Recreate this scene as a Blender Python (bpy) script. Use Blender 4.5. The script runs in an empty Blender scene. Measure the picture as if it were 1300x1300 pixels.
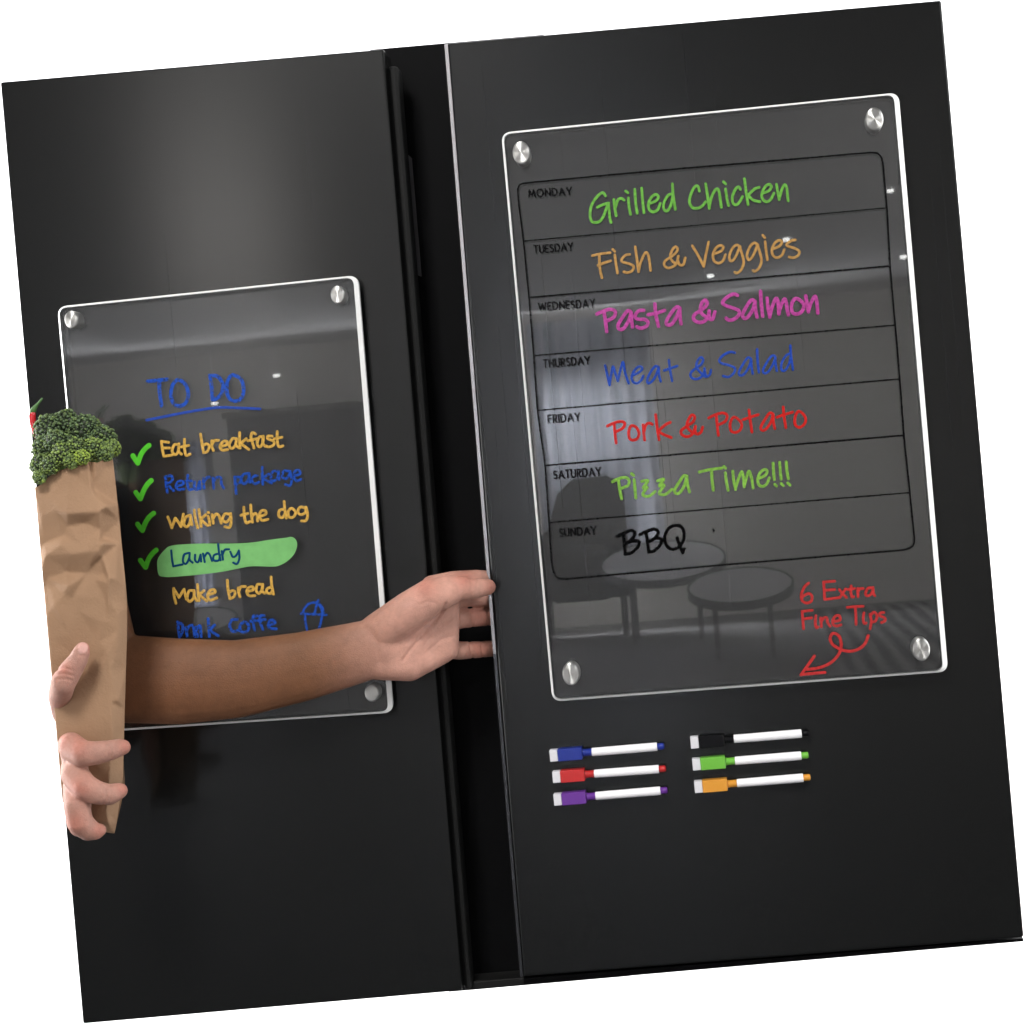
import bpy, bmesh, math, random
from mathutils import Vector, Matrix, noise
from mathutils.geometry import delaunay_2d_cdt

random.seed(7)
S = bpy.context.scene
COL = S.collection
PI = math.pi

# ------------------------------------------------------------------ camera
F, CEN, CAMD, CAMZ = 2500.0, 650.0, 1.5, 1.10
YAW, PITCH, ROLL = [math.radians(a) for a in (-6.404, -0.748, 4.930)]


def _rot(y, p, r):
    Ry = Matrix(((math.cos(y), 0, math.sin(y)), (0, 1, 0), (-math.sin(y), 0, math.cos(y))))
    Rx = Matrix(((1, 0, 0), (0, math.cos(p), -math.sin(p)), (0, math.sin(p), math.cos(p))))
    Rz = Matrix(((math.cos(r), -math.sin(r), 0), (math.sin(r), math.cos(r), 0), (0, 0, 1)))
    return Ry @ Rx @ Rz


RM = _rot(YAW, PITCH, ROLL)
CAMLOC = Vector((0, -CAMD, CAMZ))


def tow(v):
    return Vector((v.x, v.z, -v.y))


def at(px, py, y=0.0):
    """point of the plane at depth y that the photograph shows at pixel px, py"""
    d = tow(RM @ Vector(((px - CEN) / F, (py - CEN) / F, 1)))
    return CAMLOC + d * ((y + CAMD) / d.y)


def at_mirror(px, py, dist):
    """point in the room whose reflection in the doors shows at px, py"""
    p = at(px, py, dist)
    return Vector((p.x, -p.y, p.z))


def px_of(p):
    d = Vector(p) - CAMLOC
    v = RM.transposed() @ Vector((d.x, -d.z, d.y))
    return (CEN + F * v.x / v.z, CEN + F * v.y / v.z)


U0 = 0.0006                                   # metres per photo pixel on the doors


def U(y):
    return U0 * (CAMD + y) / CAMD


cam = bpy.data.cameras.new('camera')
co = bpy.data.objects.new('camera', cam)
COL.objects.link(co)
R4 = Matrix.Identity(4)
rx, dn, fw = tow(RM @ Vector((1, 0, 0))), tow(RM @ Vector((0, 1, 0))), tow(RM @ Vector((0, 0, 1)))
for i in range(3):
    R4[i][0], R4[i][1], R4[i][2], R4[i][3] = rx[i], -dn[i], -fw[i], CAMLOC[i]
co.matrix_world = R4
cam.sensor_width = 36.0
cam.lens = 36.0 * F / 1300.0
cam.clip_start, cam.clip_end = 0.05, 200
S.camera = co

# ------------------------------------------------------------------ world, lamps, exposure
w = bpy.data.worlds.new('World')
S.world = w
w.use_nodes = True
w.node_tree.nodes['Background'].inputs[0].default_value = (0.95, 0.97, 1.0, 1)
w.node_tree.nodes['Background'].inputs[1].default_value = 0.22
S.view_settings.view_transform = 'Standard'
S.view_settings.look = 'None'
S.view_settings.exposure = 0
S.view_settings.gamma = 1
S.cycles.use_denoising = True
S.cycles.max_bounces = 10
S.cycles.transparent_max_bounces = 24
S.cycles.sample_clamp_indirect = 6
S.cycles.caustics_reflective = False
S.cycles.caustics_refractive = False


def area(name, loc, target, size, energy, color=(1, 1, 1), size_y=None):
    l = bpy.data.lights.new(name, 'AREA')
    l.energy = energy
    l.color = color
    l.size = size
    if size_y:
        l.shape = 'RECTANGLE'
        l.size_y = size_y
    o = bpy.data.objects.new(name, l)
    COL.objects.link(o)
    o.location = loc
    o.rotation_euler = (Vector(target) - Vector(loc)).to_track_quat('-Z', 'Y').to_euler()
    return o


DC = at(650, 650)                              # middle of the doors
area('key_softbox', DC + Vector((-0.5, -2.0, 1.75)), DC, 0.7, 62, (1.0, 0.985, 0.96))
area('fill_softbox', DC + Vector((1.9, -1.6, 1.0)), DC, 0.8, 14, (0.96, 0.98, 1.0))
area('glow_lamp', at_mirror(285, 300, 4.0), at(285, 310), 0.30, 9, (1.0, 0.96, 0.92), 0.21)
for wx in (-6.6, 4.2):
    area('room_wash', Vector((wx, -5.2, 1.0)), Vector((-1.2, -9.6, 1.7)), 2.0, 345, (1, .985, .96))
for sx in (-1.7, 1.7):
    area('backdrop_lamp', DC + Vector((sx, 0.35, 0.1)), DC + Vector((sx * .2, 1.6, 0)), 1.0, 110, size_y=1.6)

# ------------------------------------------------------------------ helpers


def tag(o, label=None, cat=None, group=None, kind=None):
    for k, v in (('label', label), ('category', cat), ('group', group), ('kind', kind)):
        if v:
            o[k] = v
    return o


def empty(name, loc, label, cat, group=None):
    o = bpy.data.objects.new(name, None)
    COL.objects.link(o)
    o.location = loc
    o.empty_display_size = 0.02
    return tag(o, label, cat, group)


def obj(name, bm, mat, parent=None, smooth=False, bevel=0.0, segs=2):
    me = bpy.data.meshes.new(name)
    bm.normal_update()
    bm.to_mesh(me)
    bm.free()
    o = bpy.data.objects.new(name, me)
    COL.objects.link(o)
    for m in (mat if isinstance(mat, (list, tuple)) else [mat]):
        me.materials.append(m)
    if smooth:
        for p in me.polygons:
            p.use_smooth = True
    if bevel:
        b = o.modifiers.new('b', 'BEVEL')
        b.width = bevel
        b.segments = segs
        b.limit_method = 'ANGLE'
        b.angle_limit = math.radians(40)
        b.harden_normals = False
    if parent is not None:
        o.parent = parent
        pl = parent.location if parent.parent is None else Vector((0, 0, 0))
        o.matrix_parent_inverse = Matrix.Translation(-Vector(pl))
    return o


def prism(poly_front, y_back_fn=None, depth=0.02, bm=None):
    """closed solid from a front polygon (world points, clockwise or not) pushed back along +y"""
    bm = bm or bmesh.new()
    f = [bm.verts.new(p) for p in poly_front]
    b = [bm.verts.new((p[0], p[1] + depth, p[2])) for p in poly_front]
    n = len(f)
    bm.faces.new(f)
    bm.faces.new(b[::-1])
    for i in range(n):
        bm.faces.new((f[i], b[i], b[(i + 1) % n], f[(i + 1) % n]))
    bmesh.ops.recalc_face_normals(bm, faces=bm.faces)
    return bm


def box(bm, lo, hi):
    return prism([(lo[0], lo[1], lo[2]), (hi[0], lo[1], lo[2]), (hi[0], lo[1], hi[2]), (lo[0], lo[1], hi[2])],
                 depth=hi[1] - lo[1], bm=bm)


def srgb(*c):
    r = []
    for v in c:
        v /= 255.0
        r.append(v / 12.92 if v <= 0.04045 else ((v + 0.055) / 1.055) ** 2.4)
    return tuple(r)


def new_mat(name):
    m = bpy.data.materials.new(name)
    m.use_nodes = True
    nt = m.node_tree
    return m, nt, nt.nodes['Principled BSDF'], nt.nodes['Material Output']


def simple(name, col, rough=0.5, metal=0.0, noise_amt=0.0, nscale=40.0, bump=0.0, bscale=200.0, spec=0.5):
    m, nt, b, out = new_mat(name)
    b.inputs['Base Color'].default_value = (*col, 1)
    b.inputs['Roughness'].default_value = rough
    b.inputs['Metallic'].default_value = metal
    b.inputs['Specular IOR Level'].default_value = spec
    if noise_amt or bump:
        tc = nt.nodes.new('ShaderNodeTexCoord')
    if noise_amt:
        n = nt.nodes.new('ShaderNodeTexNoise')
        n.inputs['Scale'].default_value = nscale
        n.inputs['Detail'].default_value = 6
        nt.links.new(tc.outputs['Object'], n.inputs['Vector'])
        r = nt.nodes.new('ShaderNodeMixRGB')
        r.blend_type = 'MIX'
        r.inputs[1].default_value = (*[c * (1 - noise_amt) for c in col], 1)
        r.inputs[2].default_value = (*[min(1, c * (1 + noise_amt)) for c in col], 1)
        nt.links.new(n.outputs['Fac'], r.inputs[0])
        nt.links.new(r.outputs[0], b.inputs['Base Color'])
    if bump:
        n2 = nt.nodes.new('ShaderNodeTexNoise')
        n2.inputs['Scale'].default_value = bscale
        n2.inputs['Detail'].default_value = 5
        nt.links.new(tc.outputs['Object'], n2.inputs['Vector'])
        bp = nt.nodes.new('ShaderNodeBump')
        bp.inputs['Strength'].default_value = bump
        bp.inputs['Distance'].default_value = 0.002
        nt.links.new(n2.outputs['Fac'], bp.inputs['Height'])
        nt.links.new(bp.outputs['Normal'], b.inputs['Normal'])
    return m


# ------------------------------------------------------------------ materials
ROTA = 0.25


def brushed_black():
    m, nt, b, out = new_mat('brushed_black_steel')
    tc = nt.nodes.new('ShaderNodeTexCoord')
    mp = nt.nodes.new('ShaderNodeMapping')
    mp.inputs['Scale'].default_value = (700, 700, 1.2)
    nt.links.new(tc.outputs['Object'], mp.inputs['Vector'])
    n = nt.nodes.new('ShaderNodeTexNoise')
    n.inputs['Scale'].default_value = 1.0
    n.inputs['Detail'].default_value = 2
    nt.links.new(mp.outputs[0], n.inputs['Vector'])
    mr = nt.nodes.new('ShaderNodeMapRange')
    mr.inputs[3].default_value = 0.20
    mr.inputs[4].default_value = 0.225
    nt.links.new(n.outputs['Fac'], mr.inputs[0])
    nt.links.new(mr.outputs[0], b.inputs['Roughness'])
    n2 = nt.nodes.new('ShaderNodeTexNoise')
    n2.inputs['Scale'].default_value = 3.0
    nt.links.new(tc.outputs['Object'], n2.inputs['Vector'])
    mx = nt.nodes.new('ShaderNodeMixRGB')
    mx.inputs[1].default_value = (0.0040, 0.0043, 0.0044, 1)
    mx.inputs[2].default_value = (0.0058, 0.0060, 0.0059, 1)
    nt.links.new(n.outputs['Fac'], mx.inputs[0])
    nt.links.new(mx.outputs[0], b.inputs['Base Color'])
    bp = nt.nodes.new('ShaderNodeBump')
    bp.inputs['Strength'].default_value = 0.02
    bp.inputs['Distance'].default_value = 0.0002
    nt.links.new(n.outputs['Fac'], bp.inputs['Height'])
    nt.links.new(bp.outputs['Normal'], b.inputs['Normal'])
    b.inputs['IOR'].default_value = 1.5
    tg = nt.nodes.new('ShaderNodeTangent')
    tg.direction_type = 'RADIAL'
    tg.axis = 'Z'
    nt.links.new(tg.outputs[0], b.inputs['Tangent'])
    b.inputs['Anisotropic'].default_value = 0.7
    b.inputs['Anisotropic Rotation'].default_value = ROTA
    b.inputs['Specular IOR Level'].default_value = 0.20
    return m


def acrylic():
    m, nt, b, out = new_mat('clear_acrylic')
    nt.nodes.remove(b)
    tr = nt.nodes.new('ShaderNodeBsdfTransparent')
    tr.inputs[0].default_value = (0.96, 0.965, 0.97, 1)
    gl = nt.nodes.new('ShaderNodeBsdfGlossy')
    gl.inputs['Roughness'].default_value = 0.012
    di = nt.nodes.new('ShaderNodeBsdfDiffuse')
    di.inputs[0].default_value = (0.8, 0.8, 0.84, 1)
    m1 = nt.nodes.new('ShaderNodeMixShader')
    m1.inputs[0].default_value = 0.012
    nt.links.new(tr.outputs[0], m1.inputs[1])
    nt.links.new(di.outputs[0], m1.inputs[2])
    fr = nt.nodes.new('ShaderNodeFresnel')
    fr.inputs[0].default_value = 1.46
    m2 = nt.nodes.new('ShaderNodeMixShader')
    nt.links.new(fr.outputs[0], m2.inputs[0])
    nt.links.new(m1.outputs[0], m2.inputs[1])
    nt.links.new(gl.outputs[0], m2.inputs[2])
    nt.links.new(m2.outputs[0], out.inputs[0])
    return m


def ink(name, col, streak=0.18, scale=650.0, rough=0.6):
    """dry wipe ink: slightly patchy cover over the clear board"""
    col = [c * 0.70 for c in col]
    m, nt, b, out = new_mat(name)
    tc = nt.nodes.new('ShaderNodeTexCoord')
    n = nt.nodes.new('ShaderNodeTexNoise')
    n.inputs['Scale'].default_value = scale
    n.inputs['Detail'].default_value = 3
    nt.links.new(tc.outputs['Object'], n.inputs['Vector'])
    b.inputs['Roughness'].default_value = rough
    b.inputs['Specular IOR Level'].default_value = 0.03
    mx = nt.nodes.new('ShaderNodeMixRGB')
    mx.inputs[1].default_value = (*[c * 0.82 for c in col], 1)
    mx.inputs[2].default_value = (*[min(1, c * 1.12) for c in col], 1)
    nt.links.new(n.outputs['Fac'], mx.inputs[0])
    nt.links.new(mx.outputs[0], b.inputs['Base Color'])
    tr = nt.nodes.new('ShaderNodeBsdfTransparent')
    ms = nt.nodes.new('ShaderNodeMixShader')
    mr = nt.nodes.new('ShaderNodeMapRange')
    mr.inputs[1].default_value = 0.35
    mr.inputs[2].default_value = 0.62
    mr.inputs[3].default_value = 1 - streak * 1.6
    mr.inputs[4].default_value = 1.0
    nt.links.new(n.outputs['Fac'], mr.inputs[0])
    nt.links.new(mr.outputs[0], ms.inputs[0])
    nt.links.new(tr.outputs[0], ms.inputs[1])
    nt.links.new(b.outputs[0], ms.inputs[2])
    nt.links.new(ms.outputs[0], out.inputs[0])
    return m


def brushed_disc():
    """turned steel: anisotropic highlight fanning round the cap"""
    m, nt, b, out = new_mat('turned_steel')
    b.inputs['Base Color'].default_value = (0.48, 0.475, 0.46, 1)
    b.inputs['Metallic'].default_value = 1.0
    b.inputs['Roughness'].default_value = 0.40
    b.inputs['Anisotropic'].default_value = 0.95
    tg = nt.nodes.new('ShaderNodeTangent')
    tg.direction_type = 'RADIAL'
    tg.axis = 'Y'
    nt.links.new(tg.outputs[0], b.inputs['Tangent'])
    b.inputs['Anisotropic Rotation'].default_value = 0.25
    return m


M_DOOR = brushed_black()
M_GAP = simple('black_plastic', (0.002, 0.002, 0.0023), 0.6, spec=0.06)
M_GASKET = simple('dark_gasket', (0.008, 0.008, 0.0078), 0.6, spec=0.15)
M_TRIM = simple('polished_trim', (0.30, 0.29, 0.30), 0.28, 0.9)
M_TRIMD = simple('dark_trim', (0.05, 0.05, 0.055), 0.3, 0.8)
M_ACR = acrylic()
M_EDGE = simple('bright_acrylic_edge', (0.76, 0.76, 0.75), 0.3, noise_amt=0.12, nscale=18)
M_CAP = brushed_disc()
M_PRINT = ink('printed_black', (0.003, 0.003, 0.004), 0.06, 500)
M_WHITE = simple('white_plastic', (0.92, 0.91, 0.93), 0.35)
M_FELT = simple('white_felt', (0.68, 0.67, 0.70), 0.9, bump=0.3, bscale=1500)
M_BACKDROP = simple('white_paper', (0.92, 0.92, 0.92), 0.9)
INK = {
    'green': ink('green_ink', srgb(122, 196, 82)), 'ochre': ink('ochre_ink', srgb(205, 158, 92)),
    'pink': ink('pink_ink', srgb(208, 84, 172), 0.2), 'blue': ink('blue_ink', srgb(44, 84, 196)),
    'red': ink('red_ink', srgb(226, 44, 40), 0.12), 'lime': ink('lime_ink', srgb(146, 205, 84)),
    'black': ink('black_ink', (0.002, 0.002, 0.0025), 0.02), 'coral': ink('coral_ink', srgb(214, 60, 60), 0.15),
    'blue2': ink('deep_blue_ink', srgb(38, 88, 196), 0.26), 'yellow': ink('yellow_ink', srgb(244, 194, 92), 0.2),
    'navy': ink('navy_ink', srgb(18, 74, 118), 0.05), 'check': ink('check_green_ink', srgb(98, 218, 60), 0.05),
    'highlight': ink('highlighter_ink', srgb(140, 212, 130), 0.03, 120),
}

# ------------------------------------------------------------------ setting: white backdrop and the room the doors mirror
bm = bmesh.new()
c = DC + Vector((0, 1.9, 0))
prism([(c.x - 4, c.y, -0.2), (c.x + 4, c.y, -0.2), (c.x + 4, c.y, 3.4), (c.x - 4, c.y, 3.4)], depth=0.05, bm=bm)
tag(obj('backdrop', bm, M_BACKDROP), kind='structure')

M_CEIL = simple('ceiling_plaster', (0.82, 0.81, 0.80), 0.95)
M_WALL = simple('wall_plaster', (0.70, 0.68, 0.65), 0.95)
M_FLOOR = simple('dark_floor', (0.30, 0.295, 0.29), 0.6, noise_amt=0.15, nscale=3)
XL = at_mirror(72, 300, 12.0).x
RD = 12.0                                      # depth of the room behind the camera
wl = at_mirror(760, 402, RD)
ZC = wl.z                                      # ceiling height read from the reflected ceiling line
ZF = at_mirror(800, 790, RD).z                 # floor level read from the reflected floor line
box(bm := bmesh.new(), (XL, -RD, ZF - 0.06), (5, -4.6, ZF))
tag(obj('floor', bm, M_FLOOR), kind='structure')
box(bm := bmesh.new(), (XL, -RD, ZC), (6, -2.9, ZC + 0.08))
tag(obj('ceiling', bm, M_CEIL), kind='structure')
box(bm := bmesh.new(), (XL, -RD - 0.1, ZF - 0.06), (5, -RD, ZC + 0.08))
tag(obj('room_wall', bm, M_WALL), kind='structure')

# ------------------------------------------------------------------ refrigerator
OUT = [(0, 104), (1195, 0), (1300, 1195), (105, 1300)]      # corners of the cabinet front


def lerp2(a, b, t):
    return (a[0] + (b[0] - a[0]) * t, a[1] + (b[1] - a[1]) * t)


def top(x):
    return lerp2(OUT[0], OUT[1], x / 1195.0)


def bot(x):
    return lerp2(OUT[3], OUT[2], (x - 105) / 1195.0)


fr_loc = at(595, 1255, 0.06)
fridge = empty('refrigerator', fr_loc, 'black brushed steel refrigerator with two tall doors, the right one pulled by a hand', 'refrigerator')


def plate(name, pxs, y, depth, mat, parent=fridge, bevel=0.0, label=None):
    o = obj(name, prism([at(x, yy, y) for x, yy in pxs], depth=depth), mat, parent, bevel=bevel)
    if label:
        o['label'] = label
    return o


ld = plate('door', [(0, 104), (487, 62), (587, 1257.7), (105, 1300)], 0.0, 0.035, M_DOOR, bevel=0.0016,
           label='left door carrying the smaller to do board')
rd = plate('door', [(568, 55), (1195, 0), (1300, 1190), (664, 1240)], 0.0, 0.007, M_DOOR, bevel=0.0016,
           label='right door carrying the larger weekly menu board')
# core of the right door, set back so fingers can reach behind its front skin
plate('door_core', [(660, 50), (1188, 3), (1292, 1184), (758, 1230)], 0.0072, 0.035, M_GAP, rd)
# edge of the right door, its highlight and fade put into two trim colours
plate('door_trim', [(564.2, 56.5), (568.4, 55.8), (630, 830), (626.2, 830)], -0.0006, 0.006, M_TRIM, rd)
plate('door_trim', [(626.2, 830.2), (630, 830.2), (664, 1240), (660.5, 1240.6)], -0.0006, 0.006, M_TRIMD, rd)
# narrow rounded post beside the left door
plate('door_post', [(490.5, 84), (505, 82.8), (599, 1256.5), (588.6, 1257.4)], 0.012, 0.02, M_GASKET, bevel=0.003)
plate('inner_panel', [(470, 63.1), (690, 44), (800, 1239), (570, 1259.2)], 0.05, 0.012, M_GAP)
plate('inner_rail', [(516, 196), (517.8, 196), (530.4, 348), (528.4, 348)], 0.03, 0.02, M_TRIM)
plate('bottom_rail', [(590, 1247), (668, 1240.5), (668, 1250.4), (590.5, 1257.3)], 0.02, 0.025, M_GASKET, bevel=0.001)
plate('bottom_rail', [(664.8, 1242), (1299, 1191.5), (1299.6, 1195), (665, 1250.5)], 0.009, 0.03, M_GAP)
# cabinet box behind the doors
plate('cabinet', [(18, 118), (1180, 16), (1282, 1180), (120, 1284)], 0.064, 0.12, M_GAP)

# ------------------------------------------------------------------ strokes


def catmull(pts, closed=False, n=8):
    if len(pts) < 3:
        a, b = pts[0], pts[-1]
        return [lerp2(a, b, i / 4.0) for i in range(5)]
    P = list(pts)
    closed = closed or (abs(P[0][0] - P[-1][0]) < 1e-6 and abs(P[0][1] - P[-1][1]) < 1e-6)
    out = []
    m = len(P)
    for i in range(m - 1):
        p1, p2 = P[i], P[i + 1]
        p0 = P[i - 1] if i > 0 else (P[-2] if closed else (2 * p1[0] - p2[0], 2 * p1[1] - p2[1]))
        p3 = P[i + 2] if i + 2 < m else (P[1] if closed else (2 * p2[0] - p1[0], 2 * p2[1] - p1[1]))
        for k in range(n):
            t = k / n
            t2, t3 = t * t, t * t * t
            out.append(tuple(0.5 * (2 * p1[j] + (p2[j] - p0[j]) * t + (2 * p0[j] - 5 * p1[j] + 4 * p2[j] - p3[j]) * t2
                                    + (-p0[j] + 3 * p1[j] - 3 * p2[j] + p3[j]) * t3) for j in (0, 1)))
    out.append(P[-1])
    return out


STROKE_N = [0]


def ribbon(bm, pts, width, y, smooth=True, hmax=0.00022, wob=0.10):
    """raised line of ink along pts (photo pixels), lying on the plane at depth y"""
    line = catmull(pts) if smooth else []
    if not smooth:
        for a, b in zip(pts, pts[1:]):
            line += [lerp2(a, b, i / 6.0) for i in range(6)]
        line.append(pts[-1])
    # drop doubled points
    L = [line[0]]
    for p in line[1:]:
        if math.hypot(p[0] - L[-1][0], p[1] - L[-1][1]) > 0.15:
            L.append(p)
    if len(L) < 2:
        L.append((L[0][0] + 0.3, L[0][1] + 0.3))
    w = width / 2.0
    secs = []
    n = len(L)
    STROKE_N[0] += 1
    base = 0.00001 * (STROKE_N[0] % 9)
    d0 = Vector((L[1][0] - L[0][0], L[1][1] - L[0][1])).normalized()
    d1 = Vector((L[-1][0] - L[-2][0], L[-1][1] - L[-2][1])).normalized()
    for a in (0.0, 0.3, 0.6, 0.85):
        k = math.sqrt(max(0.02, 1 - (1 - a) ** 2))
        secs.append(((L[0][0] - d0.x * w * (1 - a), L[0][1] - d0.y * w * (1 - a)), d0, w * k))
    sd = STROKE_N[0] * 3.7
    for i in range(n):
        a, b = L[max(0, i - 1)], L[min(n - 1, i + 1)]
        d = Vector((b[0] - a[0], b[1] - a[1]))
        if d.length < 1e-6:
            d = d0.copy()
        d.normalize()
        secs.append((L[i], d, w * (1 + wob * noise.noise(Vector((i * 0.23 + sd, sd, 0))))))
    for a in (0.85, 0.6, 0.3, 0.0):
        k = math.sqrt(max(0.02, 1 - (1 - a) ** 2))
        secs.append(((L[-1][0] + d1.x * w * (1 - a), L[-1][1] + d1.y * w * (1 - a)), d1, w * k))
    prev = None
    m = len(secs)
    for i, (p, d, ww) in enumerate(secs):
        nx, ny = -d.y, d.x
        h = hmax * (0.7 + 0.3 * i / m) + base
        ring = [bm.verts.new(at(p[0] + nx * ww * k, p[1] + ny * ww * k, y - h * hh))
                for k, hh in ((-1, 0.25), (-0.6, 1), (0.6, 1), (1, 0.25))]
        if prev:
            for q in range(3):
                bm.faces.new((prev[q], prev[q + 1], ring[q + 1], ring[q]))
        prev = ring


def zs(x0, y0, s, strokes):
    return [[(x0 + x / s, y0 + y / s) for x, y in st] for st in strokes]


def strokes_obj(name, strokes, width, y, mat, parent, smooth=True, label=None, hmax=0.00022, wob=0.10):
    bm = bmesh.new()
    for st in strokes:
        ribbon(bm, st, width * 0.88, y, smooth, hmax, wob)
    bmesh.ops.recalc_face_normals(bm, faces=bm.faces)
    o = obj(name, bm, mat, parent, smooth=True)
    if label:
        o['label'] = label
    return o


# ------------------------------------------------------------------ acrylic boards
BY, BT = -0.013, 0.005


def rounded(corners, rad, n=7):
    """photo-pixel quad with rounded corners"""
    out = []
    m = len(corners)
    for i in range(m):
        c0 = Vector(corners[i])
        a = (Vector(corners[i - 1]) - c0).normalized()
        b = (Vector(corners[(i + 1) % m]) - c0).normalized()
        pa, pb = c0 + a * rad, c0 + b * rad
        for k in range(n + 1):
            t = k / n
            q = pa * (1 - t) ** 2 + c0 * 2 * t * (1 - t) + pb * t * t
            out.append((q.x, q.y))
    return out


def inset(corners, l, t, r, b):
    (x0, y0), (x1, y1), (x2, y2), (x3, y3) = corners
    c, s = math.cos(math.radians(5)), math.sin(math.radians(5))
    ux, uy = (c, -s), (s, c)                   # along the board, down the board
    return [(x0 + ux[0] * l + uy[0] * t, y0 + ux[1] * l + uy[1] * t), (x1 - ux[0] * r + uy[0] * t, y1 - ux[1] * r + uy[1] * t),
            (x2 - ux[0] * r - uy[0] * b, y2 - ux[1] * r - uy[1] * b), (x3 + ux[0] * l - uy[0] * b, y3 + ux[1] * l - uy[1] * b)]


def board(corners, caps, cap_r, label, rim):
    cx = sum(p[0] for p in corners) / 4
    root = empty('acrylic_board', at(cx, corners[3][1], BY), label, 'memo board', 'clear acrylic memo boards fixed to the refrigerator')
    inner = inset(corners, *rim)
    po = [at(x, y, BY) for x, y in rounded(corners, 13)]
    pi = [at(x, y, BY) for x, y in rounded(inner, 10)]
    obj('panel', prism(pi, depth=BT), M_ACR, root)
    bm = bmesh.new()
    n = len(po)
    vi = [bm.verts.new((p.x, p.y - 0.0003, p.z)) for p in pi]
    vo = [bm.verts.new((p.x, p.y + 0.0012, p.z)) for p in po]
    vb = [bm.verts.new((p.x, p.y + BT, p.z)) for p in po]
    vj = [bm.verts.new((p.x, p.y + BT, p.z)) for p in pi]
    for i in range(n):
        j = (i + 1) % n
        for a, b in ((vi, vo), (vo, vb), (vb, vj), (vj, vi)):
            bm.faces.new((a[i], b[i], b[j], a[j]))
    bmesh.ops.recalc_face_normals(bm, faces=bm.faces)
    obj('edge', bm, M_EDGE, root)
    rx_, rz_ = cap_r
    for (px, py) in caps:
        bm = bmesh.new()
        c0 = at(px, py, BY)
        prof = [(1.0, 0.012), (1.0, -0.0020), (0.93, -0.0034), (0.82, -0.0038), (0.5, -0.0039), (0.12, -0.0039)]
        rings = []
        N = 40
        for r, yy in prof:
            rings.append([bm.verts.new((r * rx_ * U0 * math.cos(2 * PI * k / N), yy, r * rz_ * U0 * math.sin(2 * PI * k / N))) for k in range(N)])
        for a, b in zip(rings, rings[1:]):
            for k in range(N):
                bm.faces.new((a[k], a[(k + 1) % N], b[(k + 1) % N], b[k]))
        bm.faces.new(rings[-1])
        bmesh.ops.recalc_face_normals(bm, faces=bm.faces)
        o = obj('standoff_cap', bm, M_CAP, None)
        o.parent = root
        o.location = c0 - root.location
    return root


RB = board([(636, 168), (1141, 117), (1204, 853), (701, 891)], [(662, 194.5), (1110, 152), (725, 855), (1169, 824)], (10.8, 14.6),
           'larger clear acrylic board listing a weekly dinner menu from Monday to Sunday', (2.9, 2.7, 6.4, 2.7))
LB = board([(72, 389), (454, 349), (499, 905), (121.5, 930)], [(92, 406), (429.5, 374.5), (472.5, 879), (137, 906)], (9.2, 11.6),
           'smaller clear acrylic to do board with a ticked list, partly behind the arm', (2.7, 2.6, 5.8, 2.7))
YF = BY - 0.00005                              # face the ink lies on

# printed grid of the larger board
g = bmesh.new()
outl = [(657.2, 240), (657.7, 252), (664.6, 306), (671.5, 378), (677.6, 451), (682.4, 521), (692, 591), (697, 663), (700.5, 716)]
ribbon(g, outl, 2.0, YF, False, 0.0001)
ribbon(g, [(657.2, 240), (660, 234.5), (664.5, 233), (671, 232)], 2.0, YF, True, 0.0001)
ribbon(g, [(671, 232), (780, 221.5), (864, 214), (1020, 201), (1104, 193.6)], 2.2, YF, False, 0.0001)
ribbon(g, [(1104, 193.6), (1113, 194.5), (1119, 200), (1121, 209)], 2.4, YF, True, 0.0001)
ribbon(g, [(1121, 209), (1126, 264), (1130, 338), (1136.5, 412.6), (1142.3, 481), (1147.5, 553), (1155, 625), (1161, 684)], 2.2, YF, False, 0.0001)
ribbon(g, [(1161, 684), (1160, 691), (1155, 696), (1147.5, 698.4)], 2.2, YF, True, 0.0001)
ribbon(g, [(1147.5, 698.4), (1085, 703.5), (930, 716.3), (716.7, 735.3)], 2.0, YF, False, 0.0001)
ribbon(g, [(716.7, 735.3), (709, 734), (703.5, 728), (700.5, 716)], 2.0, YF, True, 0.0001)
for i, (a, b) in enumerate((((664.6, 306.2), (1125.8, 263.8)), ((671.5, 377.7), (1130, 337.7)), ((677.6, 451.4), (1136.5, 412.6)), ((682.4, 521), (1142.3, 481)),
                            ((692, 591), (1147, 552.7)), ((697, 663.5), (1155, 625.4)))):
    ribbon(g, [a, b], (1.5, 2.1, 1.6, 1.7, 2.1, 1.5)[i], YF, False, 0.0001)
bmesh.ops.recalc_face_normals(g, faces=g.faces)
obj('printed_grid', g, M_PRINT, RB)

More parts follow.
